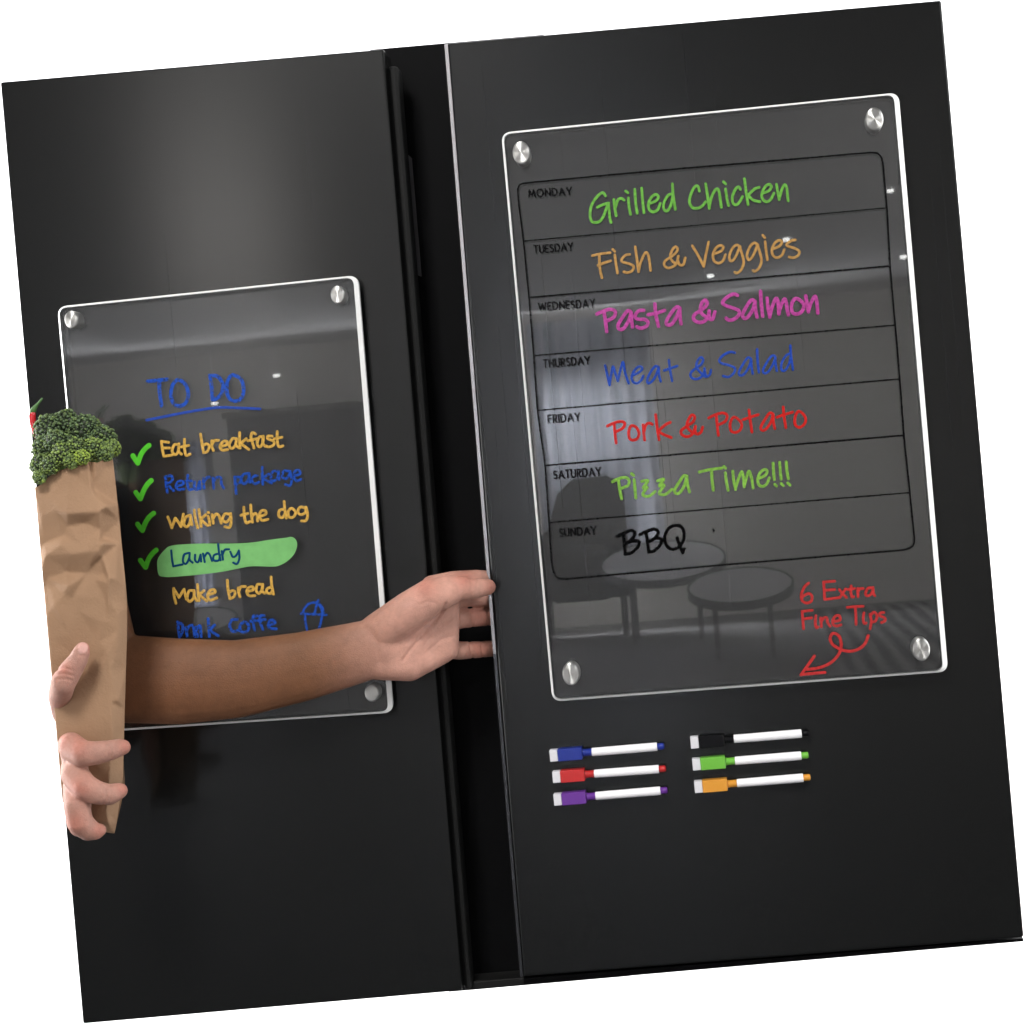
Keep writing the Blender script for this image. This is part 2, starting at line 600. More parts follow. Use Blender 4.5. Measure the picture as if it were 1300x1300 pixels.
# printed day names, geometric capitals drawn as strokes (unit box 0..1 high)
arc = lambda cx, cy, rx, ry, a0, a1, n=12: [(cx + rx * math.cos(math.radians(a0 + (a1 - a0) * i / n)), cy + ry * math.sin(math.radians(a0 + (a1 - a0) * i / n))) for i in range(n + 1)]
CAPS = {
    'M': (1.0, [[(0, 0), (.14, 1), (.5, .15), (.86, 1), (1, 0)]]), 'O': (1.0, [arc(.5, .5, .5, .5, 0, 360, 20)]),
    'N': (.74, [[(0, 0), (0, 1), (.74, 0), (.74, 1)]]), 'D': (.76, [[(0, 0), (0, 1)] + arc(.24, .5, .5, .5, 90, -90) + [(0, 0)]]),
    'A': (.84, [[(0, 0), (.42, 1), (.84, 0)], [(.16, .34), (.68, .34)]]), 'Y': (.76, [[(0, 1), (.38, .45), (.76, 1)], [(.38, .45), (.38, 0)]]),
    'T': (.62, [[(0, 1), (.62, 1)], [(.31, 1), (.31, 0)]]), 'U': (.66, [[(0, 1), (0, .33)] + arc(.33, .33, .33, .33, 180, 360) + [(.66, 1)]]),
    'E': (.5, [[(.5, 1), (0, 1), (0, 0), (.5, 0)], [(0, .52), (.44, .52)]]),
    'S': (.5, [arc(.26, .75, .23, .25, 40, 270) + arc(.26, .25, .25, .25, 90, -140)]),
    'W': (1.16, [[(0, 1), (.27, 0), (.58, .9), (.89, 0), (1.16, 1)]]), 'H': (.7, [[(0, 0), (0, 1)], [(.7, 0), (.7, 1)], [(0, .52), (.7, .52)]]),
    'R': (.56, [[(0, 0), (0, 1)] + arc(.25, .74, .27, .26, 90, -90) + [(0, .48)], [(.22, .48), (.56, 0)]]),
    'F': (.48, [[(.48, 1), (0, 1), (0, 0)], [(0, .52), (.44, .52)]]), 'I': (.0, [[(0, 0), (0, 1)]]),
}
DAYS = (('MONDAY', (671.5, 250.5), (726, 247), 9.2), ('TUESDAY', (678.5, 321.5), (727.5, 317.5), 9.2), ('WEDNESDAY', (684.5, 394.5), (755.5, 389.5), 9.6),
        ('THURSDAY', (690.5, 466.6), (749, 462), 9.6), ('FRIDAY', (696.5, 537), (736.5, 534), 9.8), ('SATURDAY', (703.5, 608), (763, 603.2), 9.8),
        ('SUNDAY', (711, 681.5), (757, 677.8), 9.6))
for word, a, b, h in DAYS:
    gap = 0.34
    tot = sum(CAPS[ch][0] for ch in word) + gap * (len(word) - 1)
    ex = ((b[0] - a[0]) / tot, (b[1] - a[1]) / tot)
    ey = (-h * 0.087, -h)
    bm = bmesh.new()
    x = 0
    for ch in word:
        wd, sts = CAPS[ch]
        for st in sts:
            ribbon(bm, [(a[0] + ex[0] * (x + p[0]) + ey[0] * p[1], a[1] + ex[1] * (x + p[0]) + ey[1] * p[1]) for p in st], 1.9, YF, False, 0.0001, 0.15)
        x += wd + gap
    bmesh.ops.recalc_face_normals(bm, faces=bm.faces)
    o = obj('printed_day', bm, M_PRINT, RB)
    o['label'] = 'printed word ' + word

# handwriting on the larger board
T1 = zs(740, 220, 9.286, [
    [(265, 265), (240, 230), (200, 245), (140, 310), (95, 400), (85, 500), (105, 565), (150, 580), (205, 560), (245, 500), (275, 420), (300, 355)],
    [(170, 400), (235, 370), (305, 350)], [(300, 350), (310, 450), (320, 540), (332, 580)],
    [(365, 310), (375, 400), (392, 500)], [(385, 400), (410, 320), (450, 295), (485, 315)],
    [(535, 290), (545, 400), (562, 485)], [(505, 210), (530, 230)],
    [(612, 190), (622, 340), (640, 470)], [(693, 175), (705, 330), (720, 465)],
    [(785, 355), (860, 325), (890, 280), (860, 250), (810, 280), (775, 350), (780, 420), (825, 455), (880, 430), (912, 355)],
    [(1050, 240), (1000, 265), (955, 350), (955, 420), (990, 445), (1035, 380), (1060, 270)], [(1055, 125), (1065, 270), (1090, 425)]])
T1 += zs(870, 220, 9.286, [
    [(165, 210), (150, 155), (110, 160), (65, 250), (50, 340), (85, 405), (150, 410), (200, 385), (240, 335)],
    [(240, 125), (265, 280), (283, 415)], [(283, 400), (310, 280), (355, 195), (390, 195), (410, 290), (425, 400)],
    [(475, 185), (490, 290), (510, 380)], [(450, 100), (475, 125)],
    [(650, 190), (630, 160), (590, 190), (555, 280), (565, 355), (605, 370), (645, 330), (675, 275)],
    [(697, 65), (715, 200), (740, 370)], [(870, 165), (810, 190), (740, 260)], [(740, 260), (800, 315), (880, 335)],
    [(915, 235), (985, 205), (1015, 160), (990, 130), (945, 155), (905, 230), (910, 300), (955, 335), (1005, 310), (1045, 235)],
    [(1075, 130), (1090, 220), (1108, 310)], [(1108, 300), (1135, 200), (1170, 135), (1195, 170), (1205, 260), (1213, 325)]])
T2 = zs(745, 295, 9.286, [
    [(65, 275), (150, 255), (275, 240)], [(145, 260), (150, 370), (160, 460), (178, 535)], [(130, 390), (190, 365), (280, 335)],
    [(330, 265), (345, 380), (362, 480)], [(305, 200), (330, 225)],
    [(505, 260), (455, 270), (410, 320), (425, 350), (500, 370), (550, 400), (535, 450), (480, 475), (435, 465)],
    [(570, 170), (590, 310), (610, 465)], [(610, 450), (640, 340), (690, 240), (720, 260), (740, 350), (752, 450)],
    [(1050, 370), (1010, 340), (985, 290), (1000, 220), (1040, 170), (1070, 195), (1050, 240), (990, 290), (920, 340), (915, 390), (960, 420), (1020, 400), (1060, 360), (1080, 280)],
    [(1075, 280), (1075, 340), (1100, 385), (1140, 375), (1160, 300)]])
T2 += zs(880, 290, 9.286, [
    [(-10, 205), (60, 320), (125, 450)], [(125, 450), (150, 310), (182, 160)],
    [(245, 300), (330, 265), (355, 220), (325, 200), (275, 225), (235, 300), (245, 380), (300, 410), (355, 375), (380, 310)],
    [(555, 215), (510, 195), (460, 240), (425, 330), (445, 385), (490, 350), (540, 240), (545, 210)],
    [(545, 210), (575, 300), (595, 400), (570, 480), (520, 525), (490, 515)],
    [(765, 195), (720, 170), (670, 215), (635, 310), (655, 370), (700, 330), (745, 230), (755, 190)],
    [(755, 190), (785, 280), (805, 380), (780, 460), (730, 505), (705, 495)],
    [(848, 155), (860, 260), (875, 370)], [(820, 80), (845, 110)],
    [(950, 240), (1020, 205), (1045, 160), (1015, 140), (965, 170), (930, 245), (940, 315), (990, 345), (1045, 315), (1075, 250)],
    [(1205, 135), (1155, 145), (1105, 185), (1120, 210), (1200, 235), (1250, 270), (1235, 320), (1180, 345), (1130, 335)]])
T3 = zs(752, 365, 8.125, [
    [(45, 275), (110, 245), (180, 225), (235, 245), (225, 300), (180, 330), (145, 345)], [(120, 250), (135, 350), (148, 455)],
    [(400, 255), (365, 240), (310, 310), (265, 390), (280, 430), (325, 420), (375, 340), (400, 260)], [(400, 260), (405, 340), (415, 410)],
    [(530, 235), (480, 240), (440, 290), (465, 325), (540, 330), (575, 360), (555, 400), (500, 420), (460, 405)],
    [(645, 170), (655, 280), (682, 400)], [(575, 280), (660, 265), (745, 235)],
    [(905, 215), (870, 200), (815, 260), (765, 345), (775, 385), (820, 375), (870, 300), (900, 220)], [(900, 220), (905, 300), (915, 375)],
    [(1210, 320), (1140, 280), (1115, 230), (1130, 160), (1165, 130), (1185, 160), (1165, 200), (1110, 240), (1050, 285), (1050, 335), (1110, 360), (1165, 340), (1200, 290), (1205, 240)],
    [(1200, 270), (1210, 320), (1240, 325), (1265, 250)]])
T3 += zs(900, 360, 8.667, [
    [(315, 130), (270, 115), (200, 150), (150, 205), (180, 240), (270, 270), (330, 300), (325, 350), (270, 395), (215, 400), (190, 380)],
    [(510, 200), (470, 180), (415, 250), (370, 340), (385, 380), (425, 370), (480, 290), (505, 210)], [(505, 210), (515, 300), (530, 370)],
    [(568, 85), (575, 210), (592, 360)],
    [(640, 160), (650, 260), (670, 370)], [(670, 360), (695, 260), (735, 165), (760, 200), (770, 335)], [(770, 330), (790, 250), (830, 170), (850, 210), (860, 280), (875, 345)],
    [(950, 165), (910, 230), (915, 310), (960, 335), (1020, 310), (1045, 240), (1010, 190), (950, 165)],
    [(1065, 135), (1080, 220), (1095, 310)], [(1095, 300), (1125, 210), (1165, 140), (1185, 190), (1198, 325)]])
T4 = zs(760, 430, 8.667, [
    [(70, 295), (95, 400), (120, 510)], [(120, 500), (140, 380), (158, 305), (180, 370), (210, 465)], [(210, 465), (240, 340), (268, 255), (290, 370), (330, 490)],
    [(375, 405), (450, 365), (480, 325), (450, 305), (400, 340), (365, 410), (375, 470), (420, 490), (465, 460), (490, 410)],
    [(655, 310), (620, 305), (570, 370), (535, 450), (545, 490), (590, 465), (635, 390), (660, 310)], [(660, 310), (665, 400), (682, 470)],
    [(773, 235), (785, 340), (808, 465)], [(720, 350), (790, 325), (865, 300)],
    [(1175, 420), (1110, 360), (1075, 305), (1090, 240), (1125, 205), (1150, 230), (1130, 280), (1075, 320), (1015, 375), (1020, 425), (1070, 445), (1130, 420), (1160, 370), (1165, 325)],
    [(1165, 330), (1175, 390), (1195, 415), (1225, 390), (1235, 345)]])
T4 += zs(870, 430, 8.667, [
    [(545, 155), (495, 145), (420, 180), (375, 235), (400, 270), (490, 295), (545, 325), (535, 375), (480, 420), (415, 410)],
    [(725, 220), (685, 210), (630, 290), (590, 370), (605, 405), (650, 385), (700, 310), (725, 225)], [(725, 225), (730, 310), (742, 385)],
    [(790, 115), (795, 230), (810, 370)],
    [(990, 200), (950, 190), (895, 265), (855, 345), (870, 380), (915, 360), (965, 280), (990, 200)], [(990, 200), (995, 290), (1008, 355)],
    [(1145, 165), (1105, 190), (1060, 270), (1060, 340), (1095, 350), (1140, 280), (1160, 190)], [(1155, 75), (1165, 200), (1185, 340)]])
T5 = zs(765, 500, 9.286, [
    [(55, 380), (130, 345), (210, 325), (260, 345), (240, 400), (190, 430), (150, 450)], [(135, 350), (145, 460), (160, 580)],
    [(345, 375), (310, 430), (315, 520), (355, 545), (405, 530), (430, 470), (400, 400), (345, 375)],
    [(475, 365), (485, 460), (495, 545)], [(490, 440), (510, 370), (545, 345), (585, 360)],
    [(625, 245), (640, 380), (665, 540)], [(800, 335), (740, 365), (655, 440)], [(655, 440), (720, 480), (810, 515)],
    [(1100, 470), (1040, 440), (995, 380), (1010, 310), (1050, 250), (1085, 270), (1065, 330), (1000, 375), (930, 430), (930, 475), (985, 505), (1040, 490), (1075, 440), (1095, 380)],
    [(1095, 380), (1090, 440), (1115, 475), (1160, 450), (1180, 390)]])
T5 += zs(890, 500, 9.286, [
    [(90, 285), (160, 250), (250, 225), (305, 250), (295, 310), (250, 345), (195, 365)], [(180, 250), (190, 370), (205, 490)],
    [(385, 275), (345, 340), (350, 430), (405, 455), (460, 425), (480, 360), (445, 305), (385, 275)],
    [(565, 190), (580, 310), (600, 450)], [(495, 305), (580, 275), (675, 245)],
    [(850, 240), (810, 225), (755, 300), (705, 390), (720, 430), (765, 415), (825, 330), (850, 245)], [(850, 245), (855, 340), (870, 410)],
    [(968, 155), (980, 280), (1000, 400)], [(895, 275), (980, 245), (1080, 215)],
    [(1150, 205), (1110, 270), (1110, 360), (1160, 395), (1215, 360), (1235, 300), (1205, 240), (1150, 205)]])
T6 = zs(770, 575, 9.286, [
    [(70, 340), (140, 305), (220, 290), (265, 320), (255, 380), (205, 405), (165, 420)], [(140, 310), (155, 430), (178, 540)],
    [(325, 315), (335, 420), (345, 530)], [(295, 245), (320, 265)],
    [(415, 335), (488, 328), (430, 415), (480, 405), (425, 490), (500, 510), (572, 455)],
    [(600, 330), (675, 310), (620, 390), (680, 380), (620, 475), (690, 490), (770, 430)],
    [(950, 275), (910, 270), (860, 340), (805, 430), (815, 475), (860, 470), (915, 390), (945, 280)], [(945, 280), (955, 370), (978, 460)]])
T6 += zs(870, 575, 9.286, [
    [(165, 225), (300, 195), (430, 180)], [(310, 195), (315, 310), (330, 440)],
    [(472, 235), (485, 340), (505, 440)], [(455, 160), (475, 180)],
    [(560, 215), (570, 320), (592, 430)], [(592, 420), (625, 310), (665, 220), (685, 300), (695, 400)], [(695, 395), (715, 310), (750, 215), (780, 290), (800, 415)],
    [(865, 300), (940, 265), (965, 215), (935, 195), (885, 230), (855, 300), (865, 370), (910, 395), (960, 365), (990, 295)],
    [(1035, 120), (1040, 220), (1050, 315)], [(1055, 370), (1075, 390)], [(1112, 110), (1120, 210), (1130, 310)], [(1130, 360), (1155, 385)],
    [(1190, 105), (1198, 210), (1215, 305)], [(1208, 355), (1235, 380)]])
T7 = zs(770, 650, 8.667, [
    [(115, 270), (190, 235), (270, 205), (310, 235), (280, 300), (215, 345)], [(215, 345), (300, 320), (355, 330), (340, 390), (270, 450), (205, 465)], [(185, 245), (195, 350), (205, 465)],
    [(365, 250), (440, 215), (520, 190), (565, 215), (540, 280), (465, 325)], [(465, 325), (550, 290), (605, 305), (585, 370), (520, 430), (465, 440)], [(435, 225), (450, 330), (465, 440)],
    [(745, 150), (680, 185), (640, 270), (655, 360), (715, 410), (790, 390), (845, 310), (850, 220), (815, 160), (745, 150)], [(775, 285), (805, 370), (840, 450)], [(835, 425), (853, 410)]])
T8 = zs(1010, 730, 10.833, [
    [(180, 110), (120, 170), (80, 270), (90, 350), (150, 385), (215, 360), (225, 290), (185, 255), (120, 280), (90, 310)],
    [(385, 95), (395, 220), (400, 335)], [(385, 100), (460, 90), (540, 85)], [(395, 210), (540, 200)], [(400, 335), (500, 325), (600, 310)],
    [(600, 200), (650, 260), (700, 310)], [(690, 190), (640, 260), (610, 310)],
    [(765, 150), (760, 230), (775, 300), (800, 300)], [(720, 200), (810, 185)],
    [(855, 185), (860, 300)], [(860, 230), (885, 190), (930, 185)],
    [(1065, 180), (1000, 180), (965, 240), (975, 285), (1030, 270), (1070, 200)], [(1065, 170), (1070, 250), (1090, 285)],
    [(90, 500), (100, 620), (110, 740)], [(90, 500), (230, 485)], [(105, 605), (220, 590)],
    [(280, 560), (270, 650), (285, 725), (310, 715)], [(345, 590), (355, 715)], [(355, 640), (390, 590), (430, 590), (440, 650), (475, 705)],
    [(520, 640), (610, 620), (600, 560), (550, 565), (510, 630), (525, 690), (575, 700), (625, 685)],
    [(710, 445), (820, 435), (930, 430)], [(820, 435), (830, 560), (832, 680)],
    [(940, 520), (930, 610), (945, 665), (970, 660)],
    [(1025, 540), (1040, 640), (1025, 740)], [(1025, 560), (1080, 510), (1120, 560), (1100, 630), (1045, 650)],
    [(1215, 515), (1165, 525), (1160, 560), (1225, 590), (1230, 630), (1180, 655)]])
T9 = zs(1010, 795, 10.833, [
    [(1000, 130), (960, 230), (890, 300), (790, 340), (690, 340), (600, 310), (510, 250), (475, 170), (510, 100), (580, 120), (620, 190), (625, 290), (590, 390), (500, 490), (390, 550), (280, 580), (160, 595)],
    [(260, 410), (160, 550), (75, 670)], [(75, 665), (230, 650), (405, 635)]])
for st, wd, ik, lb in ((T1, 3.9, 'green', 'green handwriting Grilled Chicken'), (T2, 3.7, 'ochre', 'ochre handwriting Fish & Veggies'),
                       (T3, 5.0, 'pink', 'pink handwriting Pasta & Salmon'), (T4, 3.2, 'blue', 'blue handwriting Meat & Salad'),
                       (T5, 3.7, 'red', 'red handwriting Pork & Potato'), (T6, 4.0, 'lime', 'lime handwriting Pizza Time!!!'),
                       (T7, 4.6, 'black', 'black handwriting BBQ'), (T8, 3.7, 'coral', 'red note 6 Extra Fine Tips'), (T9, 4.2, 'coral', 'red curled arrow')):
    strokes_obj('drawn_arrow' if st is T9 else 'handwriting', st, wd, YF, INK[ik], RB, label=lb)
strokes_obj('ink_dot', [[(905.6, 672.5), (906.4, 674.5)]], 3.0, YF, INK['black'], RB)

# handwriting on the smaller board
L0 = zs(180, 465, 8.125, [
    [(60, 155), (160, 145), (260, 135)], [(180, 150), (185, 280), (205, 410)],
    [(375, 140), (320, 190), (300, 290), (325, 380), (385, 410), (450, 380), (480, 290), (450, 190), (375, 140)],
    [(705, 95), (720, 230), (730, 350)], [(700, 95), (780, 105), (830, 170), (835, 240), (800, 310), (740, 350)],
    [(945, 90), (895, 130), (875, 220), (895, 320), (955, 360), (1025, 330), (1050, 240), (1025, 140), (945, 90)]])
L0u = zs(180, 465, 8.125, [[(50, 555), (200, 525), (400, 485), (600, 450), (800, 425), (1000, 430), (1220, 440)]])
L1 = zs(195, 540, 7.647, [
    [(75, 155), (85, 230), (100, 300)], [(80, 155), (145, 165)], [(90, 220), (155, 220)], [(100, 300), (175, 290)],
    [(240, 185), (200, 190), (180, 250), (210, 285), (240, 250), (245, 185)], [(245, 180), (245, 250), (270, 280)],
    [(300, 135), (300, 220), (315, 290), (355, 280)], [(270, 210), (340, 195)],
    [(455, 85), (470, 180), (485, 265)], [(485, 265), (520, 255), (540, 205), (515, 180), (472, 200)],
    [(565, 150), (565, 200), (580, 245)], [(565, 190), (590, 150), (630, 145)],
    [(650, 205), (705, 190), (715, 160), (680, 155), (645, 200), (665, 240), (720, 235)],
    [(800, 130), (765, 130), (735, 190), (760, 225), (795, 190), (805, 130)], [(805, 130), (800, 190), (830, 220)],
    [(835, 70), (835, 150), (840, 220)], [(900, 130), (845, 175)], [(845, 175), (925, 235)],
    [(990, 85), (960, 70), (945, 110), (960, 170), (975, 220)], [(915, 150), (1000, 130)],
    [(1060, 110), (1025, 115), (1005, 175), (1030, 210), (1060, 170), (1065, 105)], [(1065, 105), (1060, 170), (1085, 205)],
    [(1150, 105), (1110, 105), (1110, 130), (1165, 155), (1165, 190), (1120, 210), (1090, 200)],
    [(1200, 60), (1200, 140), (1215, 205), (1255, 200)], [(1170, 130), (1245, 115)]])
L2 = zs(200, 585, 6.842, [
    [(70, 135), (75, 210), (85, 275)], [(65, 140), (115, 130), (130, 165), (85, 205)], [(85, 205), (140, 260)],
    [(165, 220), (220, 205), (215, 180), (180, 180), (160, 220), (180, 250), (230, 245)],
    [(262, 125), (260, 200), (275, 250), (305, 245)], [(235, 180), (295, 175)],
    [(320, 180), (320, 230), (345, 250), (365, 180)], [(365, 180), (370, 245)],
    [(395, 155), (405, 240)], [(400, 190), (425, 150), (450, 140)],
    [(480, 150), (490, 240)], [(485, 180), (515, 145), (550, 150), (555, 200), (575, 240)],
    [(670, 140), (675, 210), (685, 285)], [(670, 150), (715, 140), (725, 180), (680, 205)],
    [(790, 110), (745, 120), (725, 175), (755, 200), (790, 160), (795, 110)], [(795, 110), (800, 190)],
    [(865, 130), (835, 135), (820, 175), (845, 200), (880, 185)],
    [(910, 55), (910, 130), (915, 205)], [(965, 115), (915, 150)], [(915, 150), (990, 195)],
    [(1045, 90), (1000, 95), (985, 150), (1010, 175), (1045, 140), (1050, 90)], [(1050, 90), (1055, 165)],
    [(1140, 90), (1095, 90), (1085, 140), (1120, 155), (1150, 110)], [(1150, 90), (1165, 170), (1150, 215), (1110, 205)],
    [(1185, 130), (1235, 115), (1230, 85), (1195, 90), (1185, 140), (1210, 175), (1245, 160)]])
L3 = zs(205, 630, 6.842, [
    [(55, 180), (75, 230), (90, 275)], [(90, 275), (120, 190)], [(120, 190), (150, 230), (170, 265)], [(170, 265), (190, 155)],
    [(245, 165), (210, 185), (195, 245), (225, 265), (250, 215), (250, 165)], [(250, 165), (265, 250)],
    [(285, 120), (295, 200), (315, 275)], [(325, 115), (335, 190), (345, 265)], [(385, 160), (340, 200)], [(340, 200), (400, 255)],
    [(405, 175), (415, 215), (420, 250)], [(405, 140), (410, 143)],
    [(440, 160), (450, 235)], [(450, 190), (475, 155), (500, 170), (510, 205), (520, 235)],
    [(590, 155), (550, 155), (530, 200), (560, 225), (595, 190), (600, 150)], [(600, 150), (605, 220), (590, 270), (550, 265)],
    [(715, 95), (720, 170), (735, 230), (770, 220)], [(690, 165), (750, 150)],
    [(775, 75), (780, 150), (790, 225)], [(785, 180), (810, 150), (830, 165), (835, 215)],
    [(855, 175), (905, 155), (900, 125), (865, 130), (850, 175), (875, 210), (925, 200)],
    [(1065, 110), (1025, 125), (1020, 170), (1050, 185), (1075, 150)], [(1065, 45), (1072, 120), (1085, 190)],
    [(1130, 105), (1100, 135), (1110, 180), (1145, 180), (1165, 140), (1130, 105)],
    [(1245, 100), (1205, 95), (1185, 135), (1210, 160), (1250, 140), (1255, 95)], [(1255, 95), (1270, 160), (1255, 210), (1215, 215)]])
L4 = zs(190, 675, 6.5, [
    [(178, 155), (185, 230), (195, 285)], [(195, 285), (270, 270)],
    [(320, 175), (285, 190), (275, 245), (300, 265), (325, 220), (330, 175)], [(330, 175), (330, 230), (355, 255)],
    [(375, 190), (375, 235), (400, 250), (420, 190)], [(420, 190), (425, 245)],
    [(440, 180), (455, 250)], [(450, 210), (475, 175), (495, 190), (515, 240)],
    [(570, 180), (530, 195), (530, 235), (570, 235), (580, 190)], [(565, 100), (572, 170), (585, 235)],
    [(595, 160), (605, 230)], [(600, 190), (620, 150), (655, 145)],
    [(665, 165), (685, 205), (710, 200), (735, 160)], [(735, 155), (740, 220), (720, 265), (690, 255)]])
L5 = zs(210, 725, 8.667, [
    [(90, 190), (95, 270), (115, 355)], [(95, 200), (150, 290)], [(150, 290), (205, 200)], [(205, 200), (218, 255), (230, 310)],
    [(300, 215), (260, 220), (240, 300), (270, 335), (310, 290), (315, 215)], [(315, 215), (320, 280), (345, 325)],
    [(353, 150), (360, 240), (370, 325)], [(425, 215), (370, 260)], [(370, 260), (455, 330)],
    [(475, 260), (545, 235), (535, 205), (490, 215), (465, 270), (490, 320), (565, 295)],
    [(680, 100), (690, 210), (710, 305)], [(710, 305), (755, 280), (765, 230), (735, 215), (695, 240)],
    [(800, 185), (805, 230), (820, 285)], [(805, 230), (830, 175), (880, 170)],
    [(905, 225), (965, 205), (960, 175), (920, 180), (895, 225), (920, 270), (985, 270)],
    [(1050, 145), (1010, 150), (1000, 215), (1030, 245), (1065, 200), (1070, 145)], [(1070, 145), (1065, 215), (1090, 245)],
    [(1165, 175), (1120, 195), (1115, 235), (1160, 245), (1180, 200)], [(1162, 65), (1170, 160), (1190, 255)]])
L6 = zs(215, 750, 6.19, [
    [(65, 245), (70, 300), (80, 365)], [(65, 250), (100, 265), (105, 310), (85, 360)],
    [(130, 290), (140, 360)], [(135, 310), (155, 280), (180, 270)], [(190, 290), (200, 360)],
    [(210, 285), (220, 360)], [(215, 300), (240, 275), (250, 360)],
    [(305, 220), (310, 290), (315, 360)], [(355, 270), (315, 310)], [(315, 310), (385, 355)],
    [(535, 225), (490, 230), (475, 280), (500, 320), (545, 310)],
    [(590, 245), (555, 275), (565, 320), (610, 320), (625, 275), (590, 245)],
    [(690, 200), (660, 200), (660, 260), (670, 310)], [(640, 240), (690, 235)],
    [(745, 195), (715, 200), (715, 250), (735, 305)], [(700, 235), (755, 225)],
    [(775, 270), (830, 255), (815, 230), (785, 240), (785, 290), (840, 300)]])
L7 = zs(215, 750, 6.19, [
    [(1050, 180), (1060, 140), (1100, 100), (1160, 95), (1200, 130), (1215, 185)], [(1035, 180), (1140, 185), (1235, 190)],
    [(1065, 190), (1070, 250), (1085, 320), (1095, 390)], [(1200, 195), (1190, 250), (1175, 305), (1165, 388)], [(1095, 390), (1165, 388)],
    [(1140, 180), (1155, 120), (1170, 75)], [(1165, 90), (1190, 130), (1205, 180)]])
CK = zs(160, 545, 6.85, [[(60, 230), (80, 262), (103, 295)], [(103, 295), (130, 220), (165, 170), (200, 140)],
                         [(85, 550), (105, 578), (125, 605)], [(125, 605), (150, 540), (185, 480), (220, 445)],
                         [(100, 825), (120, 853), (143, 880)], [(143, 880), (170, 810), (205, 760), (240, 730)],
                         [(125, 1140), (148, 1172), (170, 1200)], [(170, 1200), (195, 1130), (230, 1080), (262, 1050)]])
HL = zs(190, 675, 6.5, [[(62, 275), (72, 215), (130, 143), (180, 115), (300, 103), (450, 98), (620, 98), (750, 95), (850, 88), (1000, 65), (1120, 50), (1170, 43), (1205, 65),
                         (1217, 110), (1195, 180), (1140, 240), (1080, 275), (1020, 288), (850, 285), (750, 300), (600, 330), (400, 355), (200, 372), (120, 372), (75, 355), (62, 275)]])[0]
bm = bmesh.new()
prism([at(x, y, YF - 0.00008) for x, y in catmull(HL, True)[:-1]], depth=0.00007, bm=bm)
obj('highlight', bm, INK['highlight'], LB)['label'] = 'pale green highlighter patch behind the word Laundry'
for st, wd, ik, lb in ((L0, 5.2, 'blue2', 'blue heading TO DO'), (L0u, 3.6, 'blue', 'faint blue line under the heading'), (L1, 3.9, 'yellow', 'yellow handwriting Eat breakfast'),
                       (L2, 3.7, 'blue2', 'blue handwriting Return package'), (L3, 3.9, 'yellow', 'yellow handwriting Walking the dog'), (L4, 3.2, 'navy', 'navy handwriting Laundry'),
                       (L5, 3.9, 'yellow', 'yellow handwriting Make bread'), (L6, 4.0, 'blue2', 'blue handwriting Drink Coffe, half hidden by the arm')):
    strokes_obj('handwriting', st, wd, YF - (0.0003 if st is L4 else 0), INK[ik], LB, label=lb)
strokes_obj('drawn_cup', L7, 3.5, YF, INK['blue2'], LB, label='blue drawing of a lidded cup with a straw')
for k in range(4):
    strokes_obj('check_mark', CK[2 * k:2 * k + 2], 7.2, YF, INK['check'], LB, wob=0.04)

# ------------------------------------------------------------------ markers


def make_marker(start, end, col, label, black=False):
    a, b = Vector(start), Vector(end)
    L = (b - a).length
    root = empty('marker', at(a.x, a.y, -0.006), label, 'marker pen', 'six marker pens stuck to the right door')
    m_cap = simple('marker_plastic', [c_ * 0.75 for c_ in col], 0.35, noise_amt=0.03, spec=0.12 if black else 0.4)
    ux = (at(b.x, b.y) - at(a.x, a.y)).normalized()
    uz = Vector((-ux.z, 0, ux.x))
    k = L / 146.0
    org = at(a.x, a.y)

    def P(t, y, z):
        return org + ux * (t * k * U0) + uz * (z * U0) + Vector((0, y, 0))

    def lathe(name, prof, mat, yc, parent=root):
        bm = bmesh.new()
        N = 28
        rings = []
        for t, r in prof:
            rings.append([bm.verts.new(P(t, yc + r * U0 * math.cos(2 * PI * q / N), r * math.sin(2 * PI * q / N))) for q in range(N)])
        for A, B in zip(rings, rings[1:]):
            for q in range(N):
                bm.faces.new((A[q], A[(q + 1) % N], B[(q + 1) % N], B[q]))
        bm.faces.new(rings[0])
        bm.faces.new(rings[-1])
        bmesh.ops.recalc_face_normals(bm, faces=bm.faces)
        o = obj(name, bm, mat, parent)
        for p in o.data.polygons:
            p.use_smooth = len(p.vertices) == 4
        return o

    def block(name, t0, t1, z, y0, y1, mat, bev, parent=root):
        return obj(name, prism([P(t0, y0, -z), P(t1, y0, -z), P(t1, y0, z), P(t0, y0, z)], depth=y1 - y0), mat, parent, bevel=bev, segs=3)

    yc = -0.0064
    lathe('barrel', [(53.5, 4.9), (54.2, 5.3), (136.2, 5.5), (137.0, 5.1)], M_WHITE, yc)
    cp = lathe('cap', [(30, 4.4), (41, 4.5), (53.0, 4.7), (53.4, 4.4)], m_cap, yc)
    block('magnet_block', 10.2, 41.5, 7.7, -0.0112, -0.0008, m_cap, 0.0006, cp)
    lathe('cap_ridge', [(41.5, 4.5), (42.2, 5.0), (43.6, 5.0), (44.2, 4.5)], m_cap, yc, cp)
    block('eraser', 0, 10.0, 7.2, -0.0108, -0.0012, M_FELT, 0.0004)
    lathe('end_plug', [(136.0, 4.1), (144.0, 4.2), (145.5, 3.7), (146, 2.6)], m_cap, yc)
    return root


